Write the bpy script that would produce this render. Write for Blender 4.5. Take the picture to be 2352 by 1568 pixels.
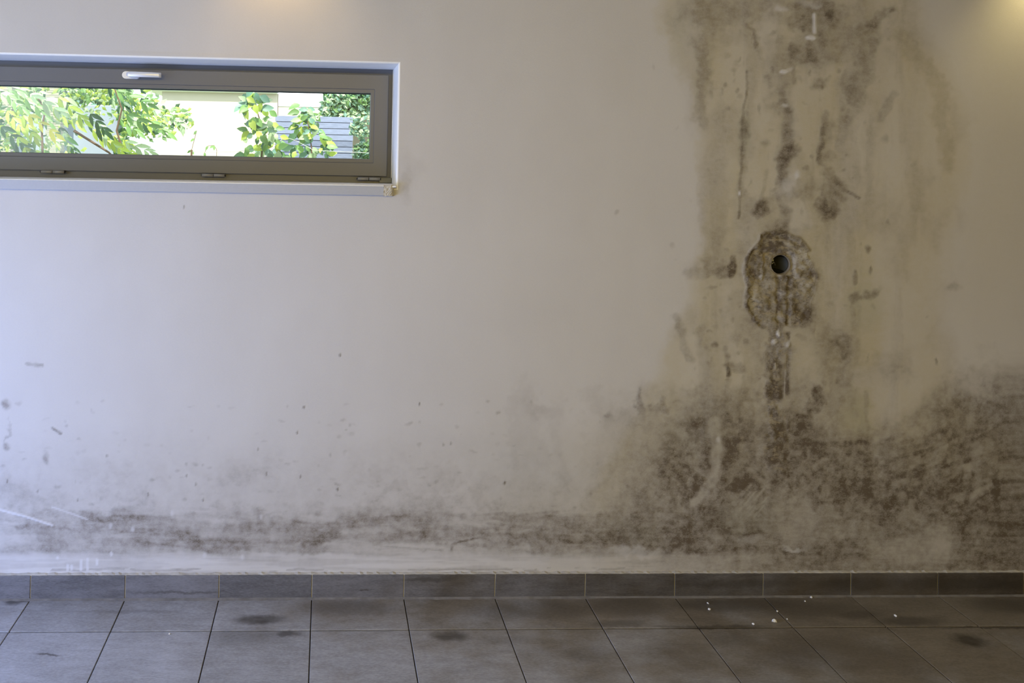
import bpy, bmesh, math, random
import numpy as np
from mathutils import Vector, Matrix

random.seed(7)
# ------------------------------------------------------------------ clear
for o in list(bpy.data.objects): bpy.data.objects.remove(o, do_unlink=True)
SC = bpy.context.scene
COL = SC.collection

# ------------------------------------------------------------------ camera
F, PX, PY = 1645.0, 815.0, 348.0
CAM = np.array([0.0, -2.6, 1.614])
Xc = np.array([43645.0, -842.0, -F]); Xc /= np.linalg.norm(Xc)
Nc = np.array([-62.0, 0.0, -F]); Nc -= Xc * Nc.dot(Xc); Nc /= np.linalg.norm(Nc)
Zc = np.cross(Xc, Nc)
R = np.column_stack([Xc, Nc, Zc])          # camera-space components of world X, Y, Z
cd = bpy.data.cameras.new('camera'); cam = bpy.data.objects.new('camera', cd); COL.objects.link(cam)
cd.sensor_width = 36; cd.lens = F * 36 / 2352
cd.shift_x = (1176 - PX) / 2352; cd.shift_y = -(784 - PY) / 2352
cd.clip_start = 0.02
m3 = Matrix(R.T.tolist())                   # columns = camera axes in world
cam.matrix_world = Matrix.Translation(Vector(CAM)) @ m3.to_4x4()
SC.camera = cam

def ray(px, py):
    d = R.T @ np.array([px - PX, -(py - PY), -F]); return d
def W(px, py, y=0.0):
    d = ray(px, py); t = (y - CAM[1]) / d[1]; p = CAM + d * t
    return Vector((p[0], y, p[2]))
def G(px, py, z=0.0):
    d = ray(px, py); t = (z - CAM[2]) / d[2]; p = CAM + d * t
    return Vector((p[0], p[1], z))
def project(P):
    q = (P - CAM) @ R.T
    return PX + F * q[..., 0] / -q[..., 2], PY - F * q[..., 1] / -q[..., 2]

# ------------------------------------------------------------------ world, lights, exposure
w = bpy.data.worlds.new('World'); SC.world = w; w.use_nodes = True
bg = w.node_tree.nodes['Background']
bg.inputs[0].default_value = (0.80, 0.90, 1.0, 1); bg.inputs[1].default_value = 3.4
SC.view_settings.view_transform = 'Standard'; SC.view_settings.look = 'None'
SC.view_settings.gamma = 1; SC.view_settings.use_curve_mapping = False
SC.view_settings.exposure = 0.0

def light(name, typ, loc, rot, energy, color, **kw):
    l = bpy.data.lights.new(name, typ); l.energy = energy; l.color = color
    for k, v in kw.items(): setattr(l, k, v)
    o = bpy.data.objects.new(name, l); COL.objects.link(o); o.location = loc; o.rotation_euler = rot
    return o
sun = light('sun', 'SUN', (4, -6, 12), (math.radians(38), 0, math.radians(3)), 9.0, (1, .95, .86), angle=math.radians(.6))
# daylight through the wide patio opening in the left wall: strongest low down near the stained wall
light('patio_daylight_near', 'AREA', (-2.28, -1.3, 0.58), (0, math.radians(-90), 0), 49, (.14, .32, 1.0),
      shape='RECTANGLE', size=1.0, size_y=1.4)
# unseen warm fill light added near the ceiling behind the camera
light('warm_fill', 'AREA', (0, -4.4, 2.45), (math.radians(50), 0, 0), 96, (1, .74, .13), shape='RECTANGLE', size=3.0, size_y=.3)
# warm downlights standing close to the wall
light('ceiling_lamp', 'SPOT', (W(640, 0).x, -0.16, 2.47), (math.radians(14), 0, 0), 5.5, (1, .67, .22), spot_size=math.radians(104), spot_blend=1, shadow_soft_size=.03)
light('ceiling_lamp', 'SPOT', (W(2390, 0).x, -0.16, 2.47), (math.radians(14), 0, 0), 8.2, (1, .83, .38), spot_size=math.radians(104), spot_blend=1, shadow_soft_size=.03)

# ------------------------------------------------------------------ helpers
def lin(c):
    return tuple((v / 255 / 12.92 if v / 255 <= .04045 else ((v / 255 + .055) / 1.055) ** 2.4) for v in c)
def mat(name, col=(.5, .5, .5), rough=.6, metal=0.0, spec=.5):
    m = bpy.data.materials.new(name); m.use_nodes = True
    b = m.node_tree.nodes['Principled BSDF']
    b.inputs['Base Color'].default_value = (*col, 1); b.inputs['Roughness'].default_value = rough
    b.inputs['Metallic'].default_value = metal; b.inputs['Specular IOR Level'].default_value = spec
    return m, m.node_tree.nodes, m.node_tree.links, b
def N(nodes, typ, **kw):
    n = nodes.new(typ)
    for k, v in kw.items():
        if k.startswith('i_'):
            key = k[2:].replace('_', ' ')
            n.inputs[key].default_value = v
        else: setattr(n, k, v)
    return n
def grain(m, nodes, links, b, col, scale=60, amt=.12, bump=.05, dist=.002):
    """slight colour variation and relief so no surface is perfectly flat"""
    tc = N(nodes, 'ShaderNodeTexCoord')
    no = N(nodes, 'ShaderNodeTexNoise', i_Scale=scale, i_Detail=4.0)
    links.new(tc.outputs['Object'], no.inputs['Vector'])
    mr = N(nodes, 'ShaderNodeMapRange'); mr.inputs[3].default_value = 1 - amt; mr.inputs[4].default_value = 1 + amt
    links.new(no.outputs['Fac'], mr.inputs[0])
    vm = N(nodes, 'ShaderNodeVectorMath', operation='SCALE'); vm.inputs[0].default_value = col
    links.new(mr.outputs[0], vm.inputs['Scale']); links.new(vm.outputs[0], b.inputs['Base Color'])
    bp = N(nodes, 'ShaderNodeBump', i_Strength=bump, i_Distance=dist)
    links.new(no.outputs['Fac'], bp.inputs['Height']); links.new(bp.outputs[0], b.inputs['Normal'])
def simple(name, col, rough=.6, scale=60, amt=.1, bump=.05, metal=0., spec=.5, dist=.002):
    m, n, l, b = mat(name, col, rough, metal, spec); grain(m, n, l, b, col, scale, amt, bump, dist); return m

def link(name, me, m=None, parent=None, loc=None):
    o = bpy.data.objects.new(name, me); COL.objects.link(o)
    if m is not None:
        me.materials.clear(); me.materials.append(m)
    if parent is not None: o.parent = parent
    if loc is not None: o.location = loc
    return o
def bm_obj(name, bm, m, parent=None, smooth=False, loc=None):
    me = bpy.data.meshes.new(name); bmesh.ops.recalc_face_normals(bm, faces=bm.faces); bm.to_mesh(me); bm.free()
    if smooth:
        for p in me.polygons: p.use_smooth = True
    return link(name, me, m, parent, loc)
def box(bm, x0, x1, y0, y1, z0, z1, bev=0.0, seg=1):
    r = bmesh.ops.create_cube(bm, size=1)
    vs = r['verts']
    for v in vs:
        v.co = Vector((x0 if v.co.x < 0 else x1, y0 if v.co.y < 0 else y1, z0 if v.co.z < 0 else z1))
    if bev > 0:
        es = {e for v in vs for e in v.link_edges}
        bmesh.ops.bevel(bm, geom=list(es), offset=bev, segments=seg, affect='EDGES')
    return bm
def newbox(*a, **k):
    return box(bmesh.new(), *a, **k)
def empty(name, loc=(0, 0, 0), **props):
    o = bpy.data.objects.new(name, None); COL.objects.link(o); o.location = loc; o.empty_display_size = .05
    for k, v in props.items(): o[k] = v
    return o
def tag(o, label=None, category=None, group=None, kind=None):
    if label: o['label'] = label
    if category: o['category'] = category
    if group: o['group'] = group
    if kind: o['kind'] = kind
    return o
def tube(bm, pts, r, seg=6, taper=None):
    """round bar along a list of points"""
    pts = [Vector(p) for p in pts]; rings = []
    for i, p in enumerate(pts):
        t = (pts[min(i + 1, len(pts) - 1)] - pts[max(i - 1, 0)]).normalized()
        a = t.cross(Vector((0, 0, 1)) if abs(t.z) < .9 else Vector((1, 0, 0))).normalized(); b2 = t.cross(a)
        rr = r if taper is None else r + (taper - r) * i / (len(pts) - 1)
        rings.append([bm.verts.new(p + (a * math.cos(2 * math.pi * k / seg) + b2 * math.sin(2 * math.pi * k / seg)) * rr) for k in range(seg)])
    for i in range(len(rings) - 1):
        for k in range(seg):
            bm.faces.new((rings[i][k], rings[i][(k + 1) % seg], rings[i + 1][(k + 1) % seg], rings[i + 1][k]))
    bm.faces.new(rings[0]); bm.faces.new(rings[-1][::-1])

# ------------------------------------------------------------------ numpy noise
rng = np.random.RandomState(11)
LAT = rng.rand(512, 512)
def vnoise(x, y):
    xi = np.floor(x).astype(int); yi = np.floor(y).astype(int); fx = x - xi; fy = y - yi
    fx = fx * fx * (3 - 2 * fx); fy = fy * fy * (3 - 2 * fy)
    a = LAT[yi % 512, xi % 512]; b = LAT[yi % 512, (xi + 1) % 512]; c = LAT[(yi + 1) % 512, xi % 512]; d = LAT[(yi + 1) % 512, (xi + 1) % 512]
    return (a * (1 - fx) + b * fx) * (1 - fy) + (c * (1 - fx) + d * fx) * fy
def fbm(x, y, sx, sy, oct=4, seed=0):
    v = 0; a = .5; t = 0
    for i in range(oct):
        v = v + a * vnoise(x / sx + seed * 17.3 + i * 5.1, y / sy + seed * 9.7 + i * 3.3); t += a; a *= .55; sx /= 2; sy /= 2
    return v / t
def sstep(a, b, x):
    t = np.clip((x - a) / (b - a), 0, 1); return t * t * (3 - 2 * t)

# ------------------------------------------------------------------ room dimensions
XL, XR, YF, ZC = -2.30, 3.40, -4.60, 2.50
WT = 0.36                                  # outer wall thickness
DF = 0.185                                 # depth of the window frame in the reveal
op_r = W(912, 300).x; op_l = W(-272, 300).x
op_t = (W(0, 124).z + W(900, 147).z) / 2
op_b = (W(0, 407, 0).z + W(880, 424, 0).z) / 2 - .012
SILL_TOP = op_b + .012

# ------------------------------------------------------------------ wall_back : stained plaster
hole_c = W(1795.5, 608); hole_r = 23.5 * 2.6 / F
gx = np.concatenate([np.linspace(XL, -1.36, 12)[:-1], np.arange(-1.36, 2.56, .0047), np.linspace(2.56, XR, 8)])
gz = np.concatenate([np.array([0.0]), np.arange(.06, 2.22, .0047), np.linspace(2.23, ZC, 5)])
RO = 0.007                                 # rounded reveal edge
def snap(g, v):
    g[np.argmin(np.abs(g - v))] = v
for v in (op_l - RO, op_r + RO): snap(gx, v)
for v in (op_t + RO, op_b - RO): snap(gz, v)
nx, nz = len(gx), len(gz)
VX, VZ = np.meshgrid(gx, gz)
P = np.stack([VX, np.zeros_like(VX), VZ], -1)
X, Y = project(P)                          # the photo's pixel grid is only the ruler the stains were measured with
wx = (fbm(X, Y, 55, 60, 4, 1) - .5) * 52 + (fbm(X, Y, 12, 14, 3, 2) - .5) * 20
wy = (fbm(X, Y, 60, 60, 4, 3) - .5) * 52 + (fbm(X, Y, 12, 12, 3, 4) - .5) * 20
mold = np.zeros_like(X); damp = np.zeros_like(X); salt = np.zeros_like(X); relief = np.zeros_like(X); green = np.zeros_like(X); rubbed = np.zeros_like(X)

def region(x0, x1, y0, y1):
    return (X > x0) & (X < x1) & (Y > y0) & (Y < y1)
def put(M, m, v, a):
    if a < 0: M[m] = M[m] * (1 + a * v)
    else: M[m] = M[m] + (1 - M[m]) * v * a
def blob(M, x, y, rx, ry, a, ang=0, soft=.8, warp=1.0):
    e = max(rx, ry) * 1.9 + 30; m = region(x - e, x + e, y - e, y + e)
    k = min(1, max(rx, ry) / 22) * warp
    dx = X[m] + wx[m] * k - x; dy = Y[m] + wy[m] * k - y
    c, s = math.cos(math.radians(ang)), math.sin(math.radians(ang))
    u = dx * c + dy * s; v = -dx * s + dy * c
    d = np.sqrt((u / rx) ** 2 + (v / ry) ** 2)
    put(M, m, 1 - sstep(1 - soft * .7, 1 + soft * .8, d), a)
def stroke(M, pts, wd, a, soft=.8, warp=1.0, w2=None):
    pts = [np.array(p, float) for p in pts]
    xs = [p[0] for p in pts]; ys = [p[1] for p in pts]; e = max(wd, w2 or 0) * 2 + 30
    m = region(min(xs) - e, max(xs) + e, min(ys) - e, max(ys) + e)
    k = min(1, wd / 14) * warp
    x = X[m] + wx[m] * k; y = Y[m] + wy[m] * k; best = np.full(x.shape, 9.0); L = len(pts) - 1
    for i in range(L):
        p, q = pts[i], pts[i + 1]; dd = q - p; t = np.clip(((x - p[0]) * dd[0] + (y - p[1]) * dd[1]) / max(1e-6, dd.dot(dd)), 0, 1)
        wloc = wd if w2 is None else wd + (w2 - wd) * ((i + t) / L)
        best = np.minimum(best, np.hypot(x - p[0] - t * dd[0], y - p[1] - t * dd[1]) / wloc)
    put(M, m, 1 - sstep(1 - soft * .7, 1 + soft * .8, best), a)

# -- yellow damp band running down the wall
lft = np.interp(Y + wy * .6, [-50, 0, 65, 120, 203, 290, 435, 560, 700, 900, 1300], [1505, 1516, 1522, 1551, 1585, 1604, 1618, 1600, 1570, 1480, 1250])
rgt = np.interp(Y + wy * .6, [-50, 0, 90, 145, 203, 290, 400, 700, 900, 1100], [2060, 2070, 2100, 2140, 2170, 2188, 2190, 2120, 2160, 2352])
u = X + wx * .6
band = sstep(lft - 8, lft + 30, u) * (1 - sstep(rgt - 20, rgt + 90, u))
damp = np.maximum(damp, band * (.22 + .85 * fbm(X + wx, Y + wy, 46, 230, 5, 5)))
damp *= 1 - .6 * sstep(950, 1250, Y)
damp = np.maximum(damp, .35 * sstep(2080, 2300, u) * (1 - sstep(500, 900, Y)))
stroke(damp, [(1518, 0), (1522, 65), (1551, 120), (1594, 203), (1609, 290), (1620, 400), (1627, 480)], 18, .35)
stroke(damp, [(2072, 90), (2116, 145), (2152, 203), (2170, 290), (2176, 380)], 18, .4)
stroke(damp, [(1977, 560), (1977, 700), (1985, 800)], 34, .75); blob(damp, 1971, 948, 38, 60, .9); blob(damp, 1987, 794, 34, 34, .7)
stroke(damp, [(1640, 470), (1632, 700), (1660, 860)], 24, .45); stroke(damp, [(1890, 500), (1885, 760)], 26, .6); blob(damp, 1870, 820, 60, 50, .5)
blob(damp, 1450, 1060, 120, 100, .30); blob(damp, 1300, 1180, 160, 60, .2)
blob(green, 1700, 1195, 70, 40, .5); blob(green, 1215, 1080, 120, 90, .15); blob(green, 1460, 1230, 60, 30, .45); blob(green, 1971, 948, 30, 50, .5); blob(green, 1987, 690, 40, 60, .4)
blob(green, 1710, 300, 20, 50, .5); blob(green, 1560, 60, 25, 80, .3); blob(green, 1600, 1000, 70, 60, .25)

# -- upper streaks
B = lambda *a, **k: blob(mold, *a, **k)
S = lambda *a, **k: stroke(mold, *a, **k)
S([(1609, 90), (1623, 174), (1609, 268)], 17, .25); B(1625, 25, 60, 28, .16); B(1600, 200, 30, 90, .10)
S([(1714, 163), (1714, 217), (1703, 272), (1703, 344), (1699, 417), (1697, 500)], 3.0, .34, warp=1.2); B(1710, 305, 15, 24, .42); S([(1703, 280), (1701, 440)], 9, .22)
S([(1717, 60), (1735, 72), (1739, 105)], 4, .4); S([(1740, 100), (1760, 180)], 6, .12)
B(1905, 22, 26, 22, .42); B(1900, 60, 20, 40, .28); B(1822, 54, 12, 14, .38); B(1841, 43, 8, 8, .3); B(1862, 20, 50, 35, .25); B(1828, 10, 14, 8, .32)
B(1853, 120, 24, 16, .34); B(1820, 128, 14, 22, .25); S([(1790, 105), (1788, 240)], 24, .16); B(1868, 100, 40, 60, .16)
B(1785, 215, 16, 12, .28); B(1790, 247, 18, 7, .3); S([(1818, 100), (1822, 190)], 5, .25)
S([(1808, 257), (1804, 290), (1808, 344), (1804, 415)], 10, .46, soft=.9, w2=14, warp=.5); B(1814, 345, 15, 26, .36, soft=.9); B(1806, 372, 14, 44, .3)
S([(1888, 261), (1889, 315), (1880, 344), (1893, 377)], 8, .34, soft=.9, w2=6); S([(1900, 395), (1913, 424), (1938, 446)], 10, .3, soft=1.0); B(1884, 345, 9, 20, .45); B(1905, 355, 14, 12, .3); B(1900, 300, 16, 26, .2)
S([(2000, 101), (1975, 181), (1946, 268)], 19, .26); B(1884, 192, 18, 11, .36, -20); B(1960, 205, 30, 30, .2); S([(1940, 270), (1940, 350)], 14, .16)
S([(2050, 217), (2021, 268)], 9, .2); S([(2080, 92), (2120, 145), (2155, 210), (2172, 300), (2172, 380)], 17, .12); B(2030, 318, 8, 8, .25)
S([(2043, 18), (2007, 58)], 11, .27); B(2050, 25, 6, 5, .4); B(2002, 60, 14, 8, .28)
B(1757, 330, 9, 10, .3); B(1746, 474, 17, 24, .52, soft=.6); B(1735, 468, 34, 26, .2); B(1797, 482, 9, 8, .4); B(1898, 480, 27, 17, .55, -35); B(1915, 440, 22, 18, .3); B(1850, 440, 40, 22, .22); S([(1937, 437), (1975, 452)], 3, .45)
S([(1760, 395), (1745, 470)], 5, .22); B(1800, 455, 50, 14, .18)
S([(1797, 485), (1797, 525)], 12, .34); B(1805, 530, 42, 14, .2)
# -- around the pipe hole
CR = [(1754, 542), (1792, 533), (1837, 549), (1859, 571), (1859, 600), (1872, 629), (1869, 673), (1856, 721), (1837, 750), (1805, 747), (1773, 737), (1748, 747), (1729, 731), (1713, 699), (1719, 657), (1714, 629), (1714, 593), (1729, 574), (1748, 555), (1754, 542)]
B(1790, 645, 84, 104, .24)
S(CR[:4], 6, .55, warp=.5, soft=.6); S(CR[12:], 5, .6, warp=.5, soft=.6); S(CR[4:12], 7, .3)
S([(1750, 565), (1770, 548), (1800, 545), (1835, 562)], 4, .5); S([(1722, 605), (1733, 588), (1745, 592), (1755, 575)], 3, .6)
B(1789, 574, 32, 13, .72, soft=.5); B(1755, 592, 18, 16, .4); B(1745, 612, 24, 20, .42); B(1728, 630, 16, 15, .6, soft=.6); B(1853, 622, 26, 13, .5); B(1838, 565, 14, 8, .5); B(1737, 600, 30, 30, .25)
B(1830, 690, 40, 50, .32); B(1755, 690, 34, 36, .26); B(1840, 730, 26, 22, .35); B(1740, 725, 20, 20, .32)
S([(1791, 641), (1789, 721)], 3.5, .75, warp=.4); S([(1815, 638), (1815, 667)], 3.5, .7, warp=.4); S([(1815, 690), (1812, 745)], 4, .45); S([(1759, 638), (1822, 638)], 3, .6, warp=.3); S([(1822, 582), (1822, 638)], 2.6, .5, warp=.3)
S([(1681, 587), (1679, 630)], 7, .62, soft=.7); B(1662, 622, 18, 12, .36); S([(1650, 605), (1595, 625)], 15, .17); B(1640, 600, 40, 22, .12); B(1633, 660, 10, 3, .3)
# -- chase under the hole
S([(1788, 755), (1782, 801), (1775, 842)], 16, .55, soft=.7, w2=20); B(1775, 838, 17, 16, .45, soft=.6); B(1779, 884, 18, 22, .82, soft=.5); B(1787, 905, 18, 16, .6); S([(1811, 769), (1811, 900)], 4.5, .65, soft=.6, warp=.5); B(1805, 880, 14, 34, .4)
B(1800, 830, 16, 60, .35); S([(1770, 842), (1815, 838)], 5, .4)
S([(1783, 939), (1783, 998)], 8, .68, soft=.6, w2=11); S([(1788, 1000), (1790, 1065)], 19, .6, soft=.7); B(1795, 1040, 30, 40, .3); B(1783, 952, 9, 8, .4)
B(1996, 574, 6, 9, .5); B(2000, 622, 4, 7, .45); B(1968, 680, 10, 13, .55); B(2003, 673, 17, 9, .48, -12); S([(1958, 625), (1964, 645)], 5, .3); B(2185, 662, 14, 10, .2)
B(1929, 785, 18, 26, .36); B(1933, 820, 16, 18, .34); B(1925, 800, 34, 50, .14)
S([(1556, 721), (1585, 817)], 8, .2); B(1617, 775, 7, 24, .2); B(1645, 793, 8, 6, .4); S([(1669, 848), (1670, 862)], 4, .75); S([(1670, 800), (1668, 900)], 5, .2); S([(1670, 845), (1700, 850)], 10, .25); B(1700, 775, 14, 12, .2)
B(1878, 912, 15, 19, .72, soft=.5); B(1864, 936, 17, 10, .62, soft=.6); S([(1845, 955), (1830, 998)], 13, .5); B(1830, 975, 26, 30, .28); S([(1870, 895), (1900, 925)], 3, .4)
B(2060, 852, 36, 9, .12); B(2150, 832, 3, 7, .4)
# -- lower right mould field
fieldR = sstep(1330, 1640, u) * sstep(880, 1010, Y + wy * 2 - 60 * sstep(1700, 1900, u) + 150 * sstep(2050, 2250, u))
mold = mold + (1 - mold) * fieldR * .50
mold = mold + (1 - mold) * sstep(2000, 2352, u) * sstep(1150, 1310, Y) * .30
fieldM = sstep(1000, 1500, u) * sstep(1100, 1230, Y + wy)
mold = mold + (1 - mold) * fieldM * .16
B(1470, 930, 9, 22, .42); B(1524, 935, 26, 8, .3); B(1394, 953, 12, 8, .3); B(1604, 975, 9, 10, .4); B(1595, 900, 26, 14, .2); B(1440, 960, 60, 24, .12); B(1240, 935, 40, 14, .10)
S([(1577, 1145), (1609, 1091), (1627, 1029), (1615, 984)], 14, .42, w2=18); B(1560, 1080, 60, 60, .24); B(1515, 1080, 12, 16, .34); B(1515, 1140, 60, 60, .16)
S([(1672, 960), (1680, 1040), (1662, 1110)], 8, .3)
S([(1586, 1163), (1586, 1230), (1590, 1257)], 17, .5, w2=15); S([(1649, 1170), (1685, 1136), (1729, 1098)], 20, .5); B(1658, 1217, 16, 24, .5); B(1625, 1172, 30, 22, .45); B(1725, 1090, 16, 14, .4)
B(1702, 1217, 36, 12, .4); B(1560, 1240, 60, 20, .3); B(1700, 1060, 40, 50, .25)
S([(1828, 1017), (1998, 1019)], 5, .45); S([(1690, 1016), (1780, 1016)], 4, .35); S([(1840, 1042), (2000, 1044)], 5, .25)
B(1900, 1060, 130, 60, .24); S([(1792, 1118), (1971, 1127), (2105, 1150), (2200, 1110)], 26, .34); S([(1768, 1090), (1760, 1118)], 12, .3); S([(1990, 900), (1992, 1020)], 4, .15)
S([(1998, 1029), (2075, 1000)], 5, .35); S([(2087, 1096), (2172, 1056)], 7, .45, w2=4); B(2133, 1033, 15, 6, .5, -22); S([(2040, 1060), (2140, 1030)], 4, .3); B(2095, 1094, 12, 6, .45, -22)
S([(2127, 1136), (2230, 1093)], 8, .45, w2=10); S([(2221, 1166), (2305, 1108)], 7, .7, w2=5, soft=.6); S([(2230, 1172), (2352, 1128)], 8, .35); S([(2318, 1083), (2352, 1074)], 5, .55); B(2215, 1100, 34, 15, .34, -20); S([(2010, 1110), (2120, 1075)], 6, .3)
B(2132, 1178, 24, 24, .46); B(2060, 1150, 50, 24, .3); S([(2222, 1165), (2217, 1279)], 15, .42, w2=14); B(2217, 1240, 22, 36, .3); B(1962, 1225, 9, 34, .32); S([(1945, 1192), (2060, 1188)], 4, .4); S([(1860, 1190), (1940, 1193)], 3, .3)
B(2320, 1215, 50, 30, .40, -25); B(2310, 1280, 60, 16, .42); B(2240, 1290, 80, 14, .15)
B(1810, 1272, 17, 11, .5); B(1773, 1268, 14, 8, .45); B(1926, 1276, 66, 11, .52); B(1925, 1243, 44, 11, .40); B(1850, 1296, 80, 7, .25)
S([(1810, 1108), (1808, 1300)], 2.5, .2); S([(1668, 1090), (1663, 1230)], 5, .25)
# -- lower left grime
speck = sstep(930, 1230, Y + wy * 1.5) * (1 - sstep(1262, 1290, Y))
mold = mold + (1 - mold) * speck * .13
B(60, 1200, 22, 10, .3); S([(72, 1204), (112, 1250)], 24, .30); B(130, 1235, 40, 24, .32); B(205, 1218, 28, 24, .36); S([(205, 1190), (387, 1208), (470, 1240), (542, 1268)], 19, .30); B(245, 1172, 40, 12, .3); B(330, 1180, 70, 16, .2); S([(250, 1230), (500, 1248)], 14, .18)
B(741, 1222, 50, 17, .50); B(790, 1226, 60, 10, .2); S([(598, 1182), (598, 1240)], 13, .26); S([(741, 1204), (940, 1184)], 4, .32); S([(560, 1215), (700, 1232)], 10, .24); B(600, 1236, 90, 14, .2); B(520, 1215, 40, 9, .25)
S([(829, 1231), (1039, 1231), (1299, 1231)], 9, .32); B(1188, 1246, 105, 11, .36); S([(1240, 1250), (1500, 1240)], 17, .36); S([(900, 1214), (1010, 1245)], 5, .3); B(1400, 1215, 120, 34, .2); B(960, 1236, 70, 12, .2); B(850, 1272, 30, 10, .18)
B(14, 924, 9, 10, .4); B(17, 1021, 8, 9, .36); B(108, 1056, 7, 12, .36); B(14, 980, 4, 20, .22); S([(121, 984), (138, 996)], 2.5, .55)
for px, py in ((963, 927), (593, 1032), (428, 1092), (178, 1147), (245, 1047), (697, 935), (682, 993), (450, 1111), (1018, 1022), (1158, 1110), (775, 1123), (340, 1135), (16, 1105), (612, 1088), (86, 1128), (423, 475), (1035, 1019), (690, 1095), (780, 815), (1160, 1108), (466, 1148)):
    B(px, py, 2.2, 3.6, .5, soft=.6, warp=.3)
S([(1040, 1248), (1106, 1233)], 2.2, .8, soft=.5, warp=.2); S([(1040, 1248), (1038, 1262)], 2.5, .5)
S([(60, 836), (100, 838)], 3, .3)
for px in (1216, 1290, 1180, 1370): S([(px, 920), (px + 6, 1110)], 20, .05, warp=2)
for k in range(60):                          # short scrape marks above the skirting
    sx = 180 + rng.rand() * 1300; sy = 1180 + rng.rand() * 85; L = 40 + rng.rand() * 130; an = math.radians(-6 + 16 * rng.rand())
    S([(sx, sy), (sx + L * math.cos(an), sy + L * math.sin(an))], 1.8 + 2 * rng.rand(), .16 + .14 * rng.rand(), warp=.5)
for k in range(70):                          # wiping strokes on the right, rising to the right
    sx = 1850 + rng.rand() * 480; sy = 1010 + rng.rand() * 190; L = 40 + rng.rand() * 110; an = math.radians(-30 + 22 * rng.rand()) if sx > 1980 else math.radians(-6 + 20 * rng.rand())
    S([(sx, sy), (sx + L * math.cos(an), sy + L * math.sin(an))], 2 + 2.5 * rng.rand(), .14 + .16 * rng.rand(), warp=.5)
for k in range(260):                         # mould spots
    sx = 1790 + rng.randn() * 120; sy = rng.rand() * 1100
    B(sx, sy, 2 + 4 * rng.rand(), 2 + 6 * rng.rand(), .08 + .2 * rng.rand() ** 2, warp=1.6)
for k in range(240):
    sx = rng.rand() * 1500; sy = 1180 - 260 * rng.rand() ** 2
    B(sx, sy, 2 + 6 * rng.rand(), 1.5 + 2.5 * rng.rand(), .07 + .16 * rng.rand() ** 2, warp=1.2)
B(925, 420, 14, 30, .10); B(925, 395, 30, 40, .05)

# -- rubbed, cleaned or flaking places
E = lambda *a, **k: stroke(mold, *a, **k)
E([(1592, 1155), (1636, 1100), (1650, 1038), (1638, 970)], 9, -.8, soft=.7, warp=.4, w2=13)
blob(mold, 1700, 1165, 42, 34, -.55); blob(mold, 1881, 1208, 90, 34, -.5); blob(mold, 1800, 1160, 50, 30, -.3); blob(mold, 2110, 1265, 90, 30, -.45); blob(mold, 2160, 1230, 24, 34, -.5); blob(mold, 1350, 1020, 40, 60, -.3)
blob(mold, 2260, 1130, 26, 12, -.4, -30); E([(1720, 1075), (1755, 1115)], 7, -.5); blob(mold, 1735, 380, 24, 70, -.6)
for k in range(22):
    sx = 1690 + rng.rand() * 50; sy = 1135 + rng.rand() * 60; E([(sx, sy), (sx + 22, sy - 26)], 2.2, -.5 * (rng.rand() > .4), warp=.3)
strip = sstep(1262, 1280, Y + wy * .5) * (1 - sstep(1700, 1800, u))
mold *= 1 - .22 * (1 - sstep(1350, 1560, u)) * sstep(1100, 1180, Y)
mold *= 1 - .72 * strip * sstep(60, 300, u)
mold = mold + (1 - mold) * strip * sstep(.46, .66, fbm(X + wx, Y, 150, 9, 5, 44)) * .22 * sstep(1262, 1285, Y)
salt = np.maximum(salt, strip * .5 * fbm(X, Y, 130, 16, 4, 8) * (1 - sstep(1350, 1650, u)))
T = lambda *a, **k: blob(salt, *a, **k)
T(1797, 18, 15, 8, .55); T(1862, 4, 24, 9, .4); stroke(salt, [(1871, 33), (1871, 72)], 4.5, .75, warp=.4); T(1862, 85, 12, 6, .95, soft=.4, warp=.3); T(1801, 165, 10, 5, .85, soft=.4, warp=.4); T(1812, 162, 10, 3, .5, -25); T(1800, 248, 8, 3, .6)
T(1828, 425, 13, 26, .42); T(1835, 402, 6, 9, .6); T(1820, 440, 26, 18, .2)
T(1789, 766, 3.5, 8, .95, soft=.4, warp=.3); T(1780, 785, 8, 5, .75, -30, soft=.5, warp=.3); T(1810, 791, 3.5, 7, .7, 20, soft=.5, warp=.3); T(1795, 800, 12, 20, .25)
stroke(salt, [(1806, 849), (1803, 910)], 2.2, .3, warp=.8); stroke(salt, [(1781, 835), (1782, 845)], 2.2, .8, warp=.2)
T(1751, 636, 6, 5, .7, warp=.3); T(1699, 443, 3, 5, .8, warp=.3); T(1832, 1261, 24, 6, .55, 8); T(1818, 1252, 16, 4, .4, 30)
T(1722, 1240, 30, 12, .2); T(1460, 1268, 60, 8, .35)
stroke(salt, [(0, 1170), (60, 1185), (120, 1206)], 2.6, .8, warp=.2, soft=.6); stroke(salt, [(120, 1164), (200, 1192)], 1.8, .6, warp=.2)
for px, y0, y1 in ((155, 1298, 1308), (164, 1300, 1308), (186, 1288, 1308), (200, 1284, 1308), (222, 1286, 1296), (132, 1280, 1282), (255, 1270, 1274)):
    stroke(salt, [(px, y0), (px, y1)], 3.0, .8, warp=.2, soft=.5)
for px, py in ((470, 1275), (556, 1278), (396, 1178), (600, 1186), (305, 1215), (255, 1206), (1650, 1010)):
    T(px, py, 4, 6, .5, warp=.3)
sm = fbm(X + wx * .6, Y + wy * .4 - X * .03, 190, 14, 5, 41); bl_ = fbm(X + wx, Y + wy, 230, 60, 4, 42)
gb_ = sstep(1150, 1195, Y + wy * .6) * (1 - sstep(1262, 1292, Y + wy * .3)) * (1 - sstep(1500, 1600, u))
mold = mold + (1 - mold) * gb_ * np.clip(.10 + .9 * (sm - .38) + .7 * (bl_ - .45), 0, .46)
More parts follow.
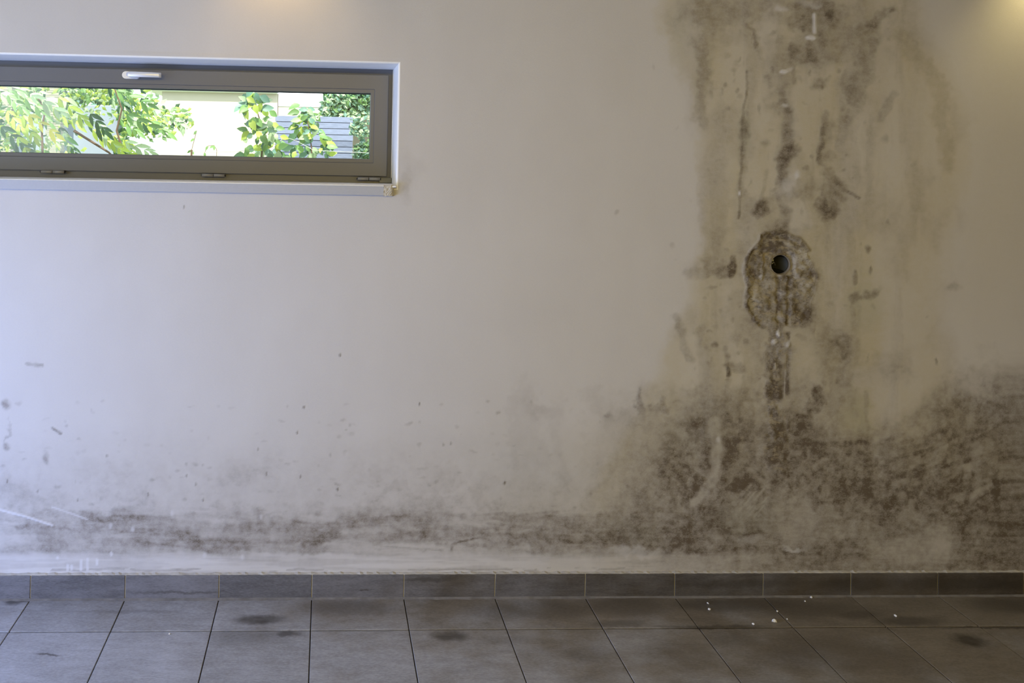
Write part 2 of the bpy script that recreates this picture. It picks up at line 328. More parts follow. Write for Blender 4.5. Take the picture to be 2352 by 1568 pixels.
mold = mold + (1 - mold) * sstep(1020, 1180, Y + wy) * (1 - sstep(1180, 1290, Y)) * sstep(.48, .7, fbm(X + wx, Y + wy, 90, 60, 6, 43)) * .20
# broken-up mask
mott = fbm(X + wx, Y + wy, 130, 190, 6, 31)
core = sstep(1580, 1700, u) * (1 - sstep(1930, 2060, u))
mold = mold + (1 - mold) * core * (1 - .5 * sstep(900, 1000, Y)) * sstep(.42, .70, mott) * .24
mold = mold + (1 - mold) * band * sstep(.5, .68, fbm(X, Y, 70, 110, 5, 32)) * .10
mold = mold + (1 - mold) * sstep(1540, 1640, u) * (1 - sstep(2060, 2160, u)) * sstep(.48, .70, fbm(X + wx * .4, Y + wy, 34, 330, 5, 51)) * .13
mold = mold + (1 - mold) * band * (1 - sstep(40, 150, Y + wy)) * sstep(.36, .66, fbm(X + wx, Y + wy, 80, 60, 6, 52)) * .22
mold = mold + (1 - mold) * (fieldR * .8 + fieldM * .4) * sstep(.38, .7, fbm(X + wx, Y + wy, 150, 90, 6, 33)) * .22
tex = .30 + .75 * fbm(X + wx * .5, Y + wy * .5, 44, 52, 6, 6) + .38 * sstep(.32, .68, fbm(X, Y, 13, 16, 4, 7)) + .06
stri = fbm(X + Y * .35, Y - X * .04, 60, 5, 3, 9)
low = sstep(1120, 1230, Y)
tex = tex * (1 - .35 * low) + low * .55 * stri * 1.2 * .65
mold = np.clip(mold * tex, 0, 1)
ln = np.abs(Y - 1308 - (fbm(X, Y, 40, 40, 3, 12) - .5) * 10)       # crumbly edge over the skirting
mold = np.maximum(mold, .42 * (1 - sstep(1, 4, ln)) * (fbm(X, Y, 70, 10, 3, 13) > .5))

# -- relief (metres, negative = out of the wall toward the room)
def inpoly(x, y, poly):
    ins = np.zeros(x.shape, bool)
    for i in range(len(poly)):
        x1, y1 = poly[i]; x2, y2 = poly[(i + 1) % len(poly)]
        if y1 == y2: continue
        c = ((y1 > y) != (y2 > y)) & (x < (x2 - x1) * (y - y1) / (y2 - y1) + x1); ins ^= c
    return ins
m = region(1680, 1910, 500, 790); m_cr = m
cx_, cy_ = X[m] + wx[m] * .35, Y[m] + wy[m] * .35
ins = inpoly(cx_, cy_, CR[:-1]).astype(float)
rough_n = fbm(X[m], Y[m], 16, 12, 4, 21) - .5
rel = ins * (.0035 + rough_n * .018)
sq = (cx_ > 1757) & (cx_ < 1824) & (cy_ > 580) & (cy_ < 640)
rel = rel + sq * .005
relief[m] += rel
curls = np.zeros_like(X); stroke(curls, CR[:4], 5, 1, warp=.9); stroke(curls, CR[13:], 6, 1, warp=.9); stroke(curls, [(1745, 560), (1790, 552), (1835, 565)], 4, 1, warp=1.2); stroke(curls, [(1790, 645), (1790, 745)], 3, -1)
relief -= np.clip(curls, 0, 1) * .004 * (.3 + fbm(X, Y, 9, 9, 2, 22))
chs = np.zeros_like(X); stroke(chs, [(1789, 640), (1789, 735)], 4, 1, warp=.4); stroke(chs, [(1815, 638), (1812, 745)], 3.5, 1, warp=.4); relief += chs * .005
chs = np.zeros_like(X); stroke(chs, [(1790, 740), (1782, 840), (1785, 915), (1785, 1000)], 20, 1); stroke(chs, [(1811, 769), (1811, 900)], 4, .6); relief += chs * (fbm(X, Y, 12, 14, 3, 23) - .35) * .008
relief += mold * (fbm(X, Y, 12, 8, 3, 24) - .5) * .0022
relief -= sstep(.35, .8, salt) * .0022 * (Y < 1240)
relief += (fbm(X, Y, 260, 260, 3, 25) - .5) * .004
relief[(Y > 1290)] *= .4
edge = (np.abs(VX - op_r) < .02) & (VZ > op_b - .02) & (VZ < op_t + .02) | (np.abs(VZ - op_t) < .02) & (VX < op_r + .02) | (np.abs(VZ - op_b) < .02) & (VX < op_r + .02)
relief[edge] = 0
hd = np.hypot(VX - hole_c.x, VZ - hole_c.z)

# vertex and face arrays
keep_face = np.ones((nz - 1, nx - 1), bool)
cxm = (gx[:-1] + gx[1:]) / 2; czm = (gz[:-1] + gz[1:]) / 2
CXM, CZM = np.meshgrid(cxm, czm)
keep_face &= ~((CXM > op_l - RO) & (CXM < op_r + RO) & (CZM > op_b - RO) & (CZM < op_t + RO))
keep_face &= ~(np.hypot(CXM - hole_c.x, CZM - hole_c.z) < hole_r + .0005)
verts = np.stack([VX, relief, VZ], -1).reshape(-1, 3)
ring_m = (hd.reshape(-1) < hole_r + .0045) & (hd.reshape(-1) > hole_r - .0045)
dirx = (verts[:, 0] - hole_c.x) / np.maximum(hd.reshape(-1), 1e-6); dirz = (verts[:, 2] - hole_c.z) / np.maximum(hd.reshape(-1), 1e-6)
verts[ring_m, 0] = hole_c.x + dirx[ring_m] * hole_r; verts[ring_m, 2] = hole_c.z + dirz[ring_m] * hole_r
idx = np.arange(nx * nz).reshape(nz, nx)
q = np.stack([idx[:-1, :-1], idx[:-1, 1:], idx[1:, 1:], idx[1:, :-1]], -1)[keep_face]
# reveal faces with a rounded edge
extra_v, extra_f = [], []
base = len(verts); prof = [(RO, 0)] + [(RO * (1 - math.sin(a)), RO * (1 - math.cos(a))) for a in (math.radians(22), math.radians(45), math.radians(68), math.radians(90))] + [(0, WT)]
for off, yy in prof:
    for cxx, czz in ((op_l - off, op_b - off), (op_r + off, op_b - off), (op_r + off, op_t + off), (op_l - off, op_t + off)):
        extra_v.append((cxx, yy, czz))
for i in range(len(prof) - 1):
    for k in range(4):
        extra_f.append((base + i * 4 + k, base + i * 4 + (k + 1) % 4, base + i * 4 + 4 + (k + 1) % 4, base + i * 4 + 4 + k))
# outer face of the wall
b2 = base + len(extra_v)
for p in ((XL, WT, 0), (XR, WT, 0), (XR, WT, ZC), (XL, WT, ZC)): extra_v.append(p)
o4 = base + (len(prof) - 1) * 4
for k in range(4): extra_f.append((o4 + k, o4 + (k + 1) % 4, b2 + (k + 1) % 4, b2 + k))
allv = np.concatenate([verts, np.array(extra_v)]); allf = np.concatenate([q, np.array(extra_f)])
me = bpy.data.meshes.new('wall_back')
me.vertices.add(len(allv)); me.vertices.foreach_set('co', allv.astype(np.float32).ravel())
me.loops.add(len(allf) * 4); me.loops.foreach_set('vertex_index', allf.astype(np.int32).ravel())
me.polygons.add(len(allf)); me.polygons.foreach_set('loop_start', np.arange(0, len(allf) * 4, 4, dtype=np.int32))
sm = np.zeros(len(allf), bool); sm[:len(q)] = True; me.polygons.foreach_set('use_smooth', sm)
me.update(calc_edges=True); me.validate()
def attr(name, a):
    at = me.attributes.new(name, 'FLOAT', 'POINT'); full = np.zeros(len(me.vertices), np.float32); full[:a.size] = a.ravel(); at.data.foreach_set('value', full)
crater_a = np.zeros_like(X); crater_a[m_cr] = ins
chb = np.zeros_like(X); stroke(chb, [(1790, 740), (1782, 840), (1785, 915), (1786, 1060)], 18, .8); crater_a = np.maximum(crater_a, chb)
attr('crater', crater_a); attr('mold', mold); attr('damp', np.clip(damp, 0, 1)); attr('salt', np.clip(salt, 0, 1)); attr('green', np.clip(green * .8, 0, 1))

def plaster_material():
    m, n, l, b = mat('stained_plaster', (.6, .58, .56), .85, spec=.25)
    geo = N(n, 'ShaderNodeNewGeometry')
    def at(name):
        a = N(n, 'ShaderNodeAttribute', attribute_name=name); return a.outputs['Fac']
    def noise(scale, sc=(1, 1, 1), detail=4.0, rough=.6):
        mp = N(n, 'ShaderNodeMapping'); mp.inputs['Scale'].default_value = sc
        l.new(geo.outputs['Position'], mp.inputs['Vector'])
        t = N(n, 'ShaderNodeTexNoise', i_Scale=scale, i_Detail=detail, i_Roughness=rough); l.new(mp.outputs[0], t.inputs['Vector']); return t.outputs['Fac']
    def mth(op, a, b_, clamp=False):
        x = N(n, 'ShaderNodeMath', operation=op, use_clamp=clamp)
        for i, v in enumerate((a, b_)):
            if isinstance(v, (int, float)): x.inputs[i].default_value = v
            else: l.new(v, x.inputs[i])
        return x.outputs[0]
    def mix(f, a, b_):
        x = N(n, 'ShaderNodeMix', data_type='RGBA')
        if isinstance(f, (int, float)): x.inputs[0].default_value = f
        else: l.new(f, x.inputs[0])
        for i, v in ((6, a), (7, b_)):
            if isinstance(v, tuple): x.inputs[i].default_value = (*v, 1)
            else: l.new(v, x.inputs[i])
        return x.outputs[2]
    fine = noise(150, (1, 1, 3.2), 5.0, .7); mid = noise(38, (1, 1, 1.4), 5.0, .65); big = noise(3.5, (1, 1, .6), 3.0); tint = noise(9, (1, 1, .45), 4.0)
    base_c = mix(big, (.53, .505, .485), (.60, .575, .555))
    d = mth('MULTIPLY', at('damp'), mth('ADD', .55, mth('MULTIPLY', mid, .8)))
    c = mix(mth('MULTIPLY', d, .80, True), base_c, (.47, .41, .265))
    c = mix(mth('MULTIPLY', at('green'), .6), c, (.30, .31, .22))
    mo = at('mold')
    fb = mth('ADD', mth('MULTIPLY', mth('SUBTRACT', fine, .5), 1.6), mth('MULTIPLY', mth('SUBTRACT', mid, .5), 1.5))
    mm = mth('MULTIPLY', mo, mth('ADD', 1.0, fb), True)
    # speckles appear where the mask is faint, solid where it is strong
    moldc = mix(tint, (.105, .076, .042), (.150, .122, .098))
    c = mix(mth('POWER', mth('MULTIPLY', mm, 1.12, True), .85), c, moldc)
    sl = mth('MULTIPLY', at('salt'), mth('ADD', .6, mth('MULTIPLY', mid, .7)), True)
    c = mix(sl, c, (.66, .65, .67))
    cra = at('crater'); rn = noise(75, (1, 1, 1.7), 7.0, .75); rn2 = noise(26, (1, 1, 1.6), 6.0, .7)
    crk = N(n, 'ShaderNodeMapRange', interpolation_type='SMOOTHSTEP'); crk.inputs[1].default_value = .50; crk.inputs[2].default_value = .38; crk.inputs[4].default_value = .5; l.new(rn, crk.inputs[0])
    c = mix(mth('MULTIPLY', crk.outputs[0], cra, True), c, (.10, .072, .042))
    och = N(n, 'ShaderNodeMapRange', interpolation_type='SMOOTHSTEP'); och.inputs[1].default_value = .50; och.inputs[2].default_value = .62; och.inputs[4].default_value = .55; l.new(rn2, och.inputs[0])
    c = mix(mth('MULTIPLY', och.outputs[0], cra, True), c, (.43, .36, .23))
    gr = mth('ADD', .93, mth('MULTIPLY', fine, .14))
    vs = N(n, 'ShaderNodeVectorMath', operation='SCALE'); l.new(c, vs.inputs[0]); l.new(gr, vs.inputs['Scale'])
    l.new(vs.outputs[0], b.inputs['Base Color'])
    h = mth('ADD', mth('MULTIPLY', fine, .35), mth('MULTIPLY', mid, mth('ADD', .25, mth('MULTIPLY', mo, 2.2))))
    h = mth('ADD', h, mth('MULTIPLY', mth('ADD', rn, rn2), mth('MULTIPLY', cra, 2.6)))
    bp = N(n, 'ShaderNodeBump', i_Strength=.34, i_Distance=.0035); l.new(h, bp.inputs['Height']); l.new(bp.outputs[0], b.inputs['Normal'])
    return m
plaster = plaster_material()
wall = link('wall_back', me, plaster); me.materials.append(simple('bounce_lit_reveal', (.84, .83, .80), .6, 90, .04, .12))  # reveal colour lifted in place of light bounced off the sill
mi_ = np.zeros(len(me.polygons), np.int32); mi_[len(q):len(q) + (len(prof) - 1) * 4] = 1; me.polygons.foreach_set('material_index', mi_); tag(wall, kind='structure', label='white plaster wall with brown mould and damp stains')

paint = simple('room_paint', (.50, .47, .44), .9, 20, .04, .03)
def struct(name, bm, m): return tag(bm_obj(name, bm, m), kind='structure')
struct('wall_right', newbox(XR, XR + .2, YF, WT, -.05, ZC), simple('right_wall_paint', (.30, .27, .23), .9, 20, .04))
struct('wall_front', newbox(XL - .2, XR + .2, YF - .2, YF, -.05, ZC), simple('front_wall_paint', (.35, .32, .28), .9, 20, .04))
bm = newbox(XL - .2, XL, YF, -3.97, -.05, ZC); box(bm, XL - .2, XL, -.58, WT, -.05, ZC); box(bm, XL - .2, XL, -3.97, -.58, 2.15, ZC)
struct('wall_left', bm, paint)
struct('ceiling', newbox(XL - .2, XR + .2, YF - .2, WT, ZC, ZC + .25), simple('ceiling_paint', (.42, .40, .38), .9, 20, .04))

# ------------------------------------------------------------------ floor and skirting
TW = .3333
x_j0 = W(289, 1372).x
FD = .011                                    # skirting thickness
yr = G(1250, 1444).y                         # first cross joint
GAP = .0035
def tile_material(name, c1, c2, gloss, spots=(), wall=False, brown_tint=0.0):
    m, n, l, b = mat(name, c1, gloss)
    geo = N(n, 'ShaderNodeNewGeometry'); oi = N(n, 'ShaderNodeObjectInfo')
    def noise(scale, sc, detail=5.0, rough=.65):
        mp = N(n, 'ShaderNodeMapping'); mp.inputs['Scale'].default_value = sc
        l.new(geo.outputs['Position'], mp.inputs['Vector'])
        t = N(n, 'ShaderNodeTexNoise', i_Scale=scale, i_Detail=detail, i_Roughness=rough); l.new(mp.outputs[0], t.inputs['Vector']); return t
    def mth(op, a, b_, clamp=False):
        x = N(n, 'ShaderNodeMath', operation=op, use_clamp=clamp)
        for i, v in enumerate((a, b_)):
            if isinstance(v, (int, float)): x.inputs[i].default_value = v
            else: l.new(v, x.inputs[i])
        return x.outputs[0]
    st = noise(36, (.32, 1.3, 2.6)).outputs['Fac']; bl = noise(5.5, (1, 1.6, 2)).outputs['Fac']; fi = noise(160, (.5, 1.2, 2.5)).outputs['Fac']
    f = mth('ADD', mth('MULTIPLY', st, .7), mth('MULTIPLY', bl, .75))
    f = mth('ADD', f, mth('MULTIPLY', mth('SUBTRACT', fi, .5), 1.0))
    f = mth('ADD', f, mth('MULTIPLY', mth('SUBTRACT', oi.outputs['Random'], .5), .22))
    mr = N(n, 'ShaderNodeMapRange'); mr.inputs[1].default_value = .42; mr.inputs[2].default_value = 1.02; l.new(f, mr.inputs[0])
    mx = N(n, 'ShaderNodeMix', data_type='RGBA'); mx.inputs[6].default_value = (*c2, 1); mx.inputs[7].default_value = (*c1, 1); l.new(mr.outputs[0], mx.inputs[0])
    cur = mx.outputs[2]
    # brown tint multiplied into the tile colour: dense to the right, patchy to the left
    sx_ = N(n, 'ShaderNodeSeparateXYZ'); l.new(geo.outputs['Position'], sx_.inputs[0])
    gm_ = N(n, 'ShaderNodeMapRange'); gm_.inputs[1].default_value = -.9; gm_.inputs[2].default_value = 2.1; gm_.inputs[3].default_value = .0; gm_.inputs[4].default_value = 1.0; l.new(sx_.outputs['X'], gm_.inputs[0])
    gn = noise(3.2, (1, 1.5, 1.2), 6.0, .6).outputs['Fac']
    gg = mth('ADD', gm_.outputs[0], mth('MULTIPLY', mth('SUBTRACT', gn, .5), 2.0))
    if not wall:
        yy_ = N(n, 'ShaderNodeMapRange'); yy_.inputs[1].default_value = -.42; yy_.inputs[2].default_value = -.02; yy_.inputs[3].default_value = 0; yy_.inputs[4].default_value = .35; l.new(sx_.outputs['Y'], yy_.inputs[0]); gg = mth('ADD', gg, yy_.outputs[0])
    gr_ = N(n, 'ShaderNodeMapRange', interpolation_type='SMOOTHSTEP'); gr_.inputs[1].default_value = .15; gr_.inputs[2].default_value = 1.15; gr_.inputs[4].default_value = brown_tint; l.new(gg, gr_.inputs[0])
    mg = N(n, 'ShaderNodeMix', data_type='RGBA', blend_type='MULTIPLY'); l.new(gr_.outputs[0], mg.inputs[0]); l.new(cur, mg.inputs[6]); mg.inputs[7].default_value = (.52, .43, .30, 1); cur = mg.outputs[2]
    if spots:
        wv = noise(14, (1, 1, 1), 4.0).outputs['Color']
        sc = N(n, 'ShaderNodeVectorMath', operation='MULTIPLY_ADD'); l.new(wv, sc.inputs[0]); sc.inputs[1].default_value = (.08, .045, .045)
        l.new(geo.outputs['Position'], sc.inputs[2]); tot = None
        for (p, rx, ry, a) in spots:
            s1 = N(n, 'ShaderNodeVectorMath', operation='SUBTRACT'); l.new(sc.outputs[0], s1.inputs[0]); s1.inputs[1].default_value = (p.x + .04, p.y + .0225, p.z + .0225)
            s2 = N(n, 'ShaderNodeVectorMath', operation='MULTIPLY'); l.new(s1.outputs[0], s2.inputs[0]); s2.inputs[1].default_value = (1 / rx, 0 if wall else 1 / ry, 1 / ry if wall else 0)
            s3 = N(n, 'ShaderNodeVectorMath', operation='LENGTH'); l.new(s2.outputs[0], s3.inputs[0])
            mm = N(n, 'ShaderNodeMapRange', interpolation_type='SMOOTHSTEP'); mm.inputs[1].default_value = 1.25; mm.inputs[2].default_value = .35; mm.inputs[3].default_value = 0; mm.inputs[4].default_value = a
            l.new(s3.outputs['Value'], mm.inputs[0])
            tot = mm.outputs[0] if tot is None else mth('MAXIMUM', tot, mm.outputs[0])
        tot = mth('MULTIPLY', tot, mth('ADD', .35, mth('MULTIPLY', st, 1.3)), True)
        m2 = N(n, 'ShaderNodeMix', data_type='RGBA'); l.new(tot, m2.inputs[0]); l.new(cur, m2.inputs[6]); m2.inputs[7].default_value = (.028, .022, .016, 1); cur = m2.outputs[2]
    l.new(cur, b.inputs['Base Color'])
    rr = N(n, 'ShaderNodeMapRange'); rr.inputs[3].default_value = gloss - .08; rr.inputs[4].default_value = gloss + .16; l.new(bl, rr.inputs[0]); l.new(rr.outputs[0], b.inputs['Roughness'])
    bp = N(n, 'ShaderNodeBump', i_Strength=.25, i_Distance=.0012); l.new(st, bp.inputs['Height']); l.new(bp.outputs[0], b.inputs['Normal'])
    return m
sp = [(595, 1422, .10, .030, .75), (660, 1456, .05, .018, .7), (1035, 1462, .07, .03, .7), (570, 1460, .14, .05, .3), (800, 1395, .20, .05, .40), (1230, 1400, .30, .06, .35),
      (1440, 1392, .20, .07, .45), (1700, 1388, .34, .05, .5), (1640, 1440, .22, .012, .6), (1850, 1400, .3, .05, .35), (1970, 1410, .10, .03, .5), (2090, 1425, .14, .03, .55), (2225, 1470, .06, .035, .75),
      (2300, 1440, .3, .008, .6), (30, 1382, .05, .02, .75), (52, 1380, .02, .012, .8), (110, 1501, .05, .006, .6), (1420, 1432, .12, .02, .4), (1690, 1470, .1, .04, .25), (1900, 1500, .3, .1, .25), (1360, 1500, .1, .05, .25),
      (2330, 1390, .2, .06, .5), (300, 1404, .2, .01, .25), (1160, 1470, .1, .02, .2), (1560, 1500, .15, .08, .15)]
spots = [(G(a, b_), c, d, e) for a, b_, c, d, e in sp]
tilem = tile_material('floor_tile_glaze', (.41, .42, .47), (.235, .235, .25), .42, spots, brown_tint=.9)
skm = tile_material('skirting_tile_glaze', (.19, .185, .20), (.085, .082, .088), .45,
                    [(W(a, b_, -FD), c, d, e) for a, b_, c, d, e in ((420, 1360, .2, .006, .45), (980, 1330, .1, .01, .5), (838, 1353, .02, .004, .8), (1700, 1340, .3, .02, .4), (1960, 1340, .2, .03, .5), (2200, 1340, .4, .03, .5))], wall=True, brown_tint=1.0)
grout = simple('cement_grout', (.035, .032, .030), .95, 9, .5, .3)
lightgrout = simple('pale_grout', (.62, .61, .60), .95, 60, .25, .3)

flo = struct('floor', newbox(XL - .2, XR + .2, YF - .2, WT, -.12, -.0055), grout)
xs = []
k0 = math.floor((XL - x_j0) / TW)
x = x_j0 + k0 * TW
while x < XR: xs.append(x); x += TW
ys = [(-FD + .002, yr)]; y = yr
while y - TW > YF - .01: ys.append((y, y - TW)); y -= TW
ys.append((y, YF))
cache = {}
jit = random.Random(3)
for ri, (ya, yb) in enumerate(ys):
    for x in xs:
        xa, xb = max(x, XL), min(x + TW, XR)
        if xb - xa < .02 or ya - yb < .02: continue
        key = (round(xb - xa, 3), round(ya - yb, 3))
        if key not in cache:
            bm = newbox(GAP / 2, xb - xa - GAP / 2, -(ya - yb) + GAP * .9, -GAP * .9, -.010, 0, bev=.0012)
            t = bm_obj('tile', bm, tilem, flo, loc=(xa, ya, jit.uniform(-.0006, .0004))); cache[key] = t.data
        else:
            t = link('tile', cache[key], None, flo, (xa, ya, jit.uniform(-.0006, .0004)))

# skirting
SK_T = (W(717, 1317).z + W(1545, 1313).z) / 2
bb = struct('baseboard_back', newbox(XL, XR, -FD + .003, .004, 0, SK_T - .002), lightgrout)
cache = {}
for x in xs:
    xa, xb = max(x, XL), min(x + TW, XR)
    if xb - xa < .02: continue
    key = round(xb - xa, 3)
    loc = (xa, -jit.uniform(0, .0008), 0)
    if key not in cache:
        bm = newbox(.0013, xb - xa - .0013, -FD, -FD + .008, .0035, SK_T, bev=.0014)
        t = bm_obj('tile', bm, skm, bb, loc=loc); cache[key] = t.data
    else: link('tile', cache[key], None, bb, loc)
# crumbly grout line where skirting meets floor: thin uneven bead
bm = bmesh.new(); n_ = 240; prev = None; r_ = random.Random(5)
for i in range(n_ + 1):
    xx = XL + (XR - XL) * i / n_; h = .003 + .0025 * r_.random(); d_ = .004 + .006 * r_.random()
    cur = [bm.verts.new((xx, -FD, .0035 + h * .4)), bm.verts.new((xx, -FD - d_ * .5, .001 + h * .3)), bm.verts.new((xx, -FD - d_, -.0005))]
    if prev:
        for k in range(2): bm.faces.new((prev[k], cur[k], cur[k + 1], prev[k + 1]))
    prev = cur
bead = bm_obj('grout_bead', bm, simple('dusty_grout', (.16, .15, .145), .95, 30, .5, .3), bb)
# paint edge on the top of the skirting
bm = bmesh.new(); prev = None
for i in range(n_ * 2 + 1):
    xx = XL + (XR - XL) * i / (n_ * 2); h = .001 + .004 * r_.random() ** 2; d_ = FD - .003 + .002 * r_.random()
    cur = [bm.verts.new((xx, 0.003, SK_T + h + .003)), bm.verts.new((xx, -d_ * .6, SK_T + h)), bm.verts.new((xx, -d_, SK_T - .001))]
    if prev:
        for k in range(2): bm.faces.new((prev[k], cur[k], cur[k + 1], prev[k + 1]))
    prev = cur
bm_obj('plaster_edge', bm, simple('crumbly_plaster', (.40, .38, .35), .95, 40, .35, .4), bb)

# ------------------------------------------------------------------ window
win = empty('window_1', ((op_l + op_r) / 2, DF, op_b)); win['kind'] = 'structure'
win['label'] = 'long narrow grey-framed window set in the plaster wall'
bpy.context.view_layer.update()
def wpart(name, bm, m, parent=win, smooth=False):
    o = bm_obj(name, bm, m, None, smooth); o.parent = parent
    o.matrix_parent_inverse = Matrix.Translation(-Vector(parent.matrix_world.translation)); return o
alu = simple('grey_brown_frame_paint', (.118, .117, .124), .42, 300, .05, .03)
dark = simple('dark_gasket', (.012, .012, .013), .6)
def avg(pts, y): return sum(W(a, b_, y).z for a, b_ in pts) / len(pts)
yS = DF - .018                               # sash front plane
s_t = avg(((0, 150), (880, 174)), yS); s_b = avg(((0, 388.5), (885, 406)), yS); s_r = W(890.5, 290, yS).x; s_l = op_l + (op_r - s_r)
g_t = avg(((0, 193.5), (845, 214.5)), yS); g_b = avg(((0, 348), (845, 367)), yS); g_r = W(850.5, 290, yS).x; g_l = s_l + (s_r - g_r)
def frame(x0, x1, z0, z1, X0, X1, Z0, Z1, ya, yb, bev=.0015):
    """rectangular ring: inner opening x0..z1, outer X0..Z1"""
    bm = bmesh.new()
    def loop(a, b_, c, d, y): return [bm.verts.new(p) for p in ((a, y, c), (b_, y, c), (b_, y, d), (a, y, d))]
    of, inf = loop(X0, X1, Z0, Z1, ya), loop(x0, x1, z0, z1, ya); ob, ib = loop(X0, X1, Z0, Z1, yb), loop(x0, x1, z0, z1, yb)
    for k in range(4):
        j = (k + 1) % 4
        bm.faces.new((of[k], of[j], inf[j], inf[k])); bm.faces.new((ob[j], ob[k], ib[k], ib[j]))
        bm.faces.new((of[k], ob[k], ob[j], of[j])); bm.faces.new((inf[j], ib[j], ib[k], inf[k]))
    if bev: bmesh.ops.bevel(bm, geom=[e for e in bm.edges], offset=bev, segments=1, affect='EDGES')
    return bm
fr = wpart('frame', frame(s_l + .012, s_r - .012, s_b + .010, s_t - .010, op_l, op_r, op_b + .001, op_t, DF, DF + .06), alu)
sash = empty('sash', (0, 0, 0)); sash.parent = win; sash.matrix_parent_inverse = Matrix.Translation(-Vector(win.location))
step = .022
sf = bm_obj('sash_frame', frame(g_l - .014, g_r + .014, g_b - .014, g_t + .014, s_l, s_r, s_b, s_t, yS, DF + .045, .0018), alu, sash)
gb = bm_obj('glazing_bead', frame(g_l, g_r, g_b, g_t, g_l - .0145, g_r + .0145, g_b - .0145, g_t + .0145, yS + .0025, DF + .03, .001), alu, sash)
gk = bm_obj('gasket', frame(g_l + .001, g_r - .001, g_b + .001, g_t - .0035, g_l - .004, g_r + .004, g_b - .004, g_t + .004, DF + .012, DF + .02, 0), dark, sash)
gm = bpy.data.materials.new('window_glass'); gm.use_nodes = True; n, l = gm.node_tree.nodes, gm.node_tree.links
n.remove(n['Principled BSDF']); out = n['Material Output']
tr = N(n, 'ShaderNodeBsdfTransparent'); tr.inputs[0].default_value = (.96, .98, .97, 1)
gl = N(n, 'ShaderNodeBsdfGlossy'); gl.inputs['Roughness'].default_value = .02
fz = N(n, 'ShaderNodeFresnel'); fz.inputs[0].default_value = 1.45
df = N(n, 'ShaderNodeBsdfDiffuse'); df.inputs[0].default_value = (.85, .9, .92, 1)
m1 = N(n, 'ShaderNodeMixShader'); l.new(fz.outputs[0], m1.inputs[0]); l.new(tr.outputs[0], m1.inputs[1]); l.new(gl.outputs[0], m1.inputs[2])
no = N(n, 'ShaderNodeTexNoise', i_Scale=4.0, i_Detail=4.0); tc = N(n, 'ShaderNodeTexCoord'); l.new(tc.outputs['Object'], no.inputs['Vector'])
mr = N(n, 'ShaderNodeMapRange'); mr.inputs[1].default_value = .5; mr.inputs[2].default_value = .8; mr.inputs[4].default_value = .05; l.new(no.outputs['Fac'], mr.inputs[0])
m2 = N(n, 'ShaderNodeMixShader'); l.new(mr.outputs[0], m2.inputs[0]); l.new(m1.outputs[0], m2.inputs[1]); l.new(df.outputs[0], m2.inputs[2]); l.new(m2.outputs[0], out.inputs[0])
pane = bm_obj('pane', newbox(g_l - .003, g_r + .003, DF + .014, DF + .018, g_b - .003, g_t + .003), gm, sash)
# handle
chrome = simple('brushed_silver', (.70, .70, .72), .34, 400, .05, .02, metal=.35)
hd_e = empty('handle', (0, 0, 0)); hd_e.parent = win; hd_e.matrix_parent_inverse = Matrix.Translation(-Vector(win.location))
def stadium(x0, x1, zc, r, ya, yb, bev=.001):
    bm = bmesh.new(); pts = []
    for k in range(13): a = math.pi / 2 + math.pi * k / 12; pts.append((x0 + r + r * math.cos(a), zc + r * math.sin(a)))
    for k in range(13): a = -math.pi / 2 + math.pi * k / 12; pts.append((x1 - r + r * math.cos(a), zc + r * math.sin(a)))
    vs = [bm.verts.new((a, yb, b_)) for a, b_ in pts]; f = bm.faces.new(vs)
    e = bmesh.ops.extrude_face_region(bm, geom=[f]); nv = [v for v in e['geom'] if isinstance(v, bmesh.types.BMVert)]
    for v in nv: v.co.y = ya
    if bev: bmesh.ops.bevel(bm, geom=[ed for ed in bm.edges if all(abs(v.co.y - ya) < 1e-6 for v in ed.verts)], offset=bev, segments=2, affect='EDGES')
    return bm
pa, pb, pc = W(281.5, 172.5, yS), W(323, 173, yS), W(302, 181, yS)
zc_ = (W(302, 164.5, yS).z + W(302, 181, yS).z) / 2; rz = (W(302, 164, yS).z - W(302, 181, yS).z) / 2
bm_obj('rosette', stadium(pa.x, pb.x, zc_, rz, yS - .009, yS, .0015), chrome, hd_e)
yh = yS - .042
la, lb = W(291, 171, yh).x, W(370.5, 171, yh).x; lz = W(300, 170.5, yh).z
bm = bmesh.new(); sect = []
for i in range(13):
    t = i / 12; xx = la + (lb - la) * t; yc = yh + .005 * math.sin(math.pi * t) * -1; hh = .0108 - .0016 * t
    if i == 0: hh *= .55
    if i == 1: hh *= .92
    dd = .006 - .001 * t
    zz = lz - .001 * t
    sect.append([bm.verts.new((xx, yc + a * dd, zz + b_ * hh)) for a, b_ in ((-.6, 1), (-1, .75), (-1, -.75), (-.6, -1), (.8, -1), (1, -.7), (1, .7), (.8, 1))])
for i in range(12):
    for k in range(8): bm.faces.new((sect[i][k], sect[i][(k + 1) % 8], sect[i + 1][(k + 1) % 8], sect[i + 1][k]))
bm.faces.new(sect[0]); bm.faces.new(sect[-1][::-1])
bm_obj('lever', bm, chrome, hd_e, True)
bm = bmesh.new(); tube(bm, [(la + .016, yS - .005, zc_), (la + .016, yh, lz)], .0075, 14); bm_obj('spindle', bm, chrome, hd_e, True)
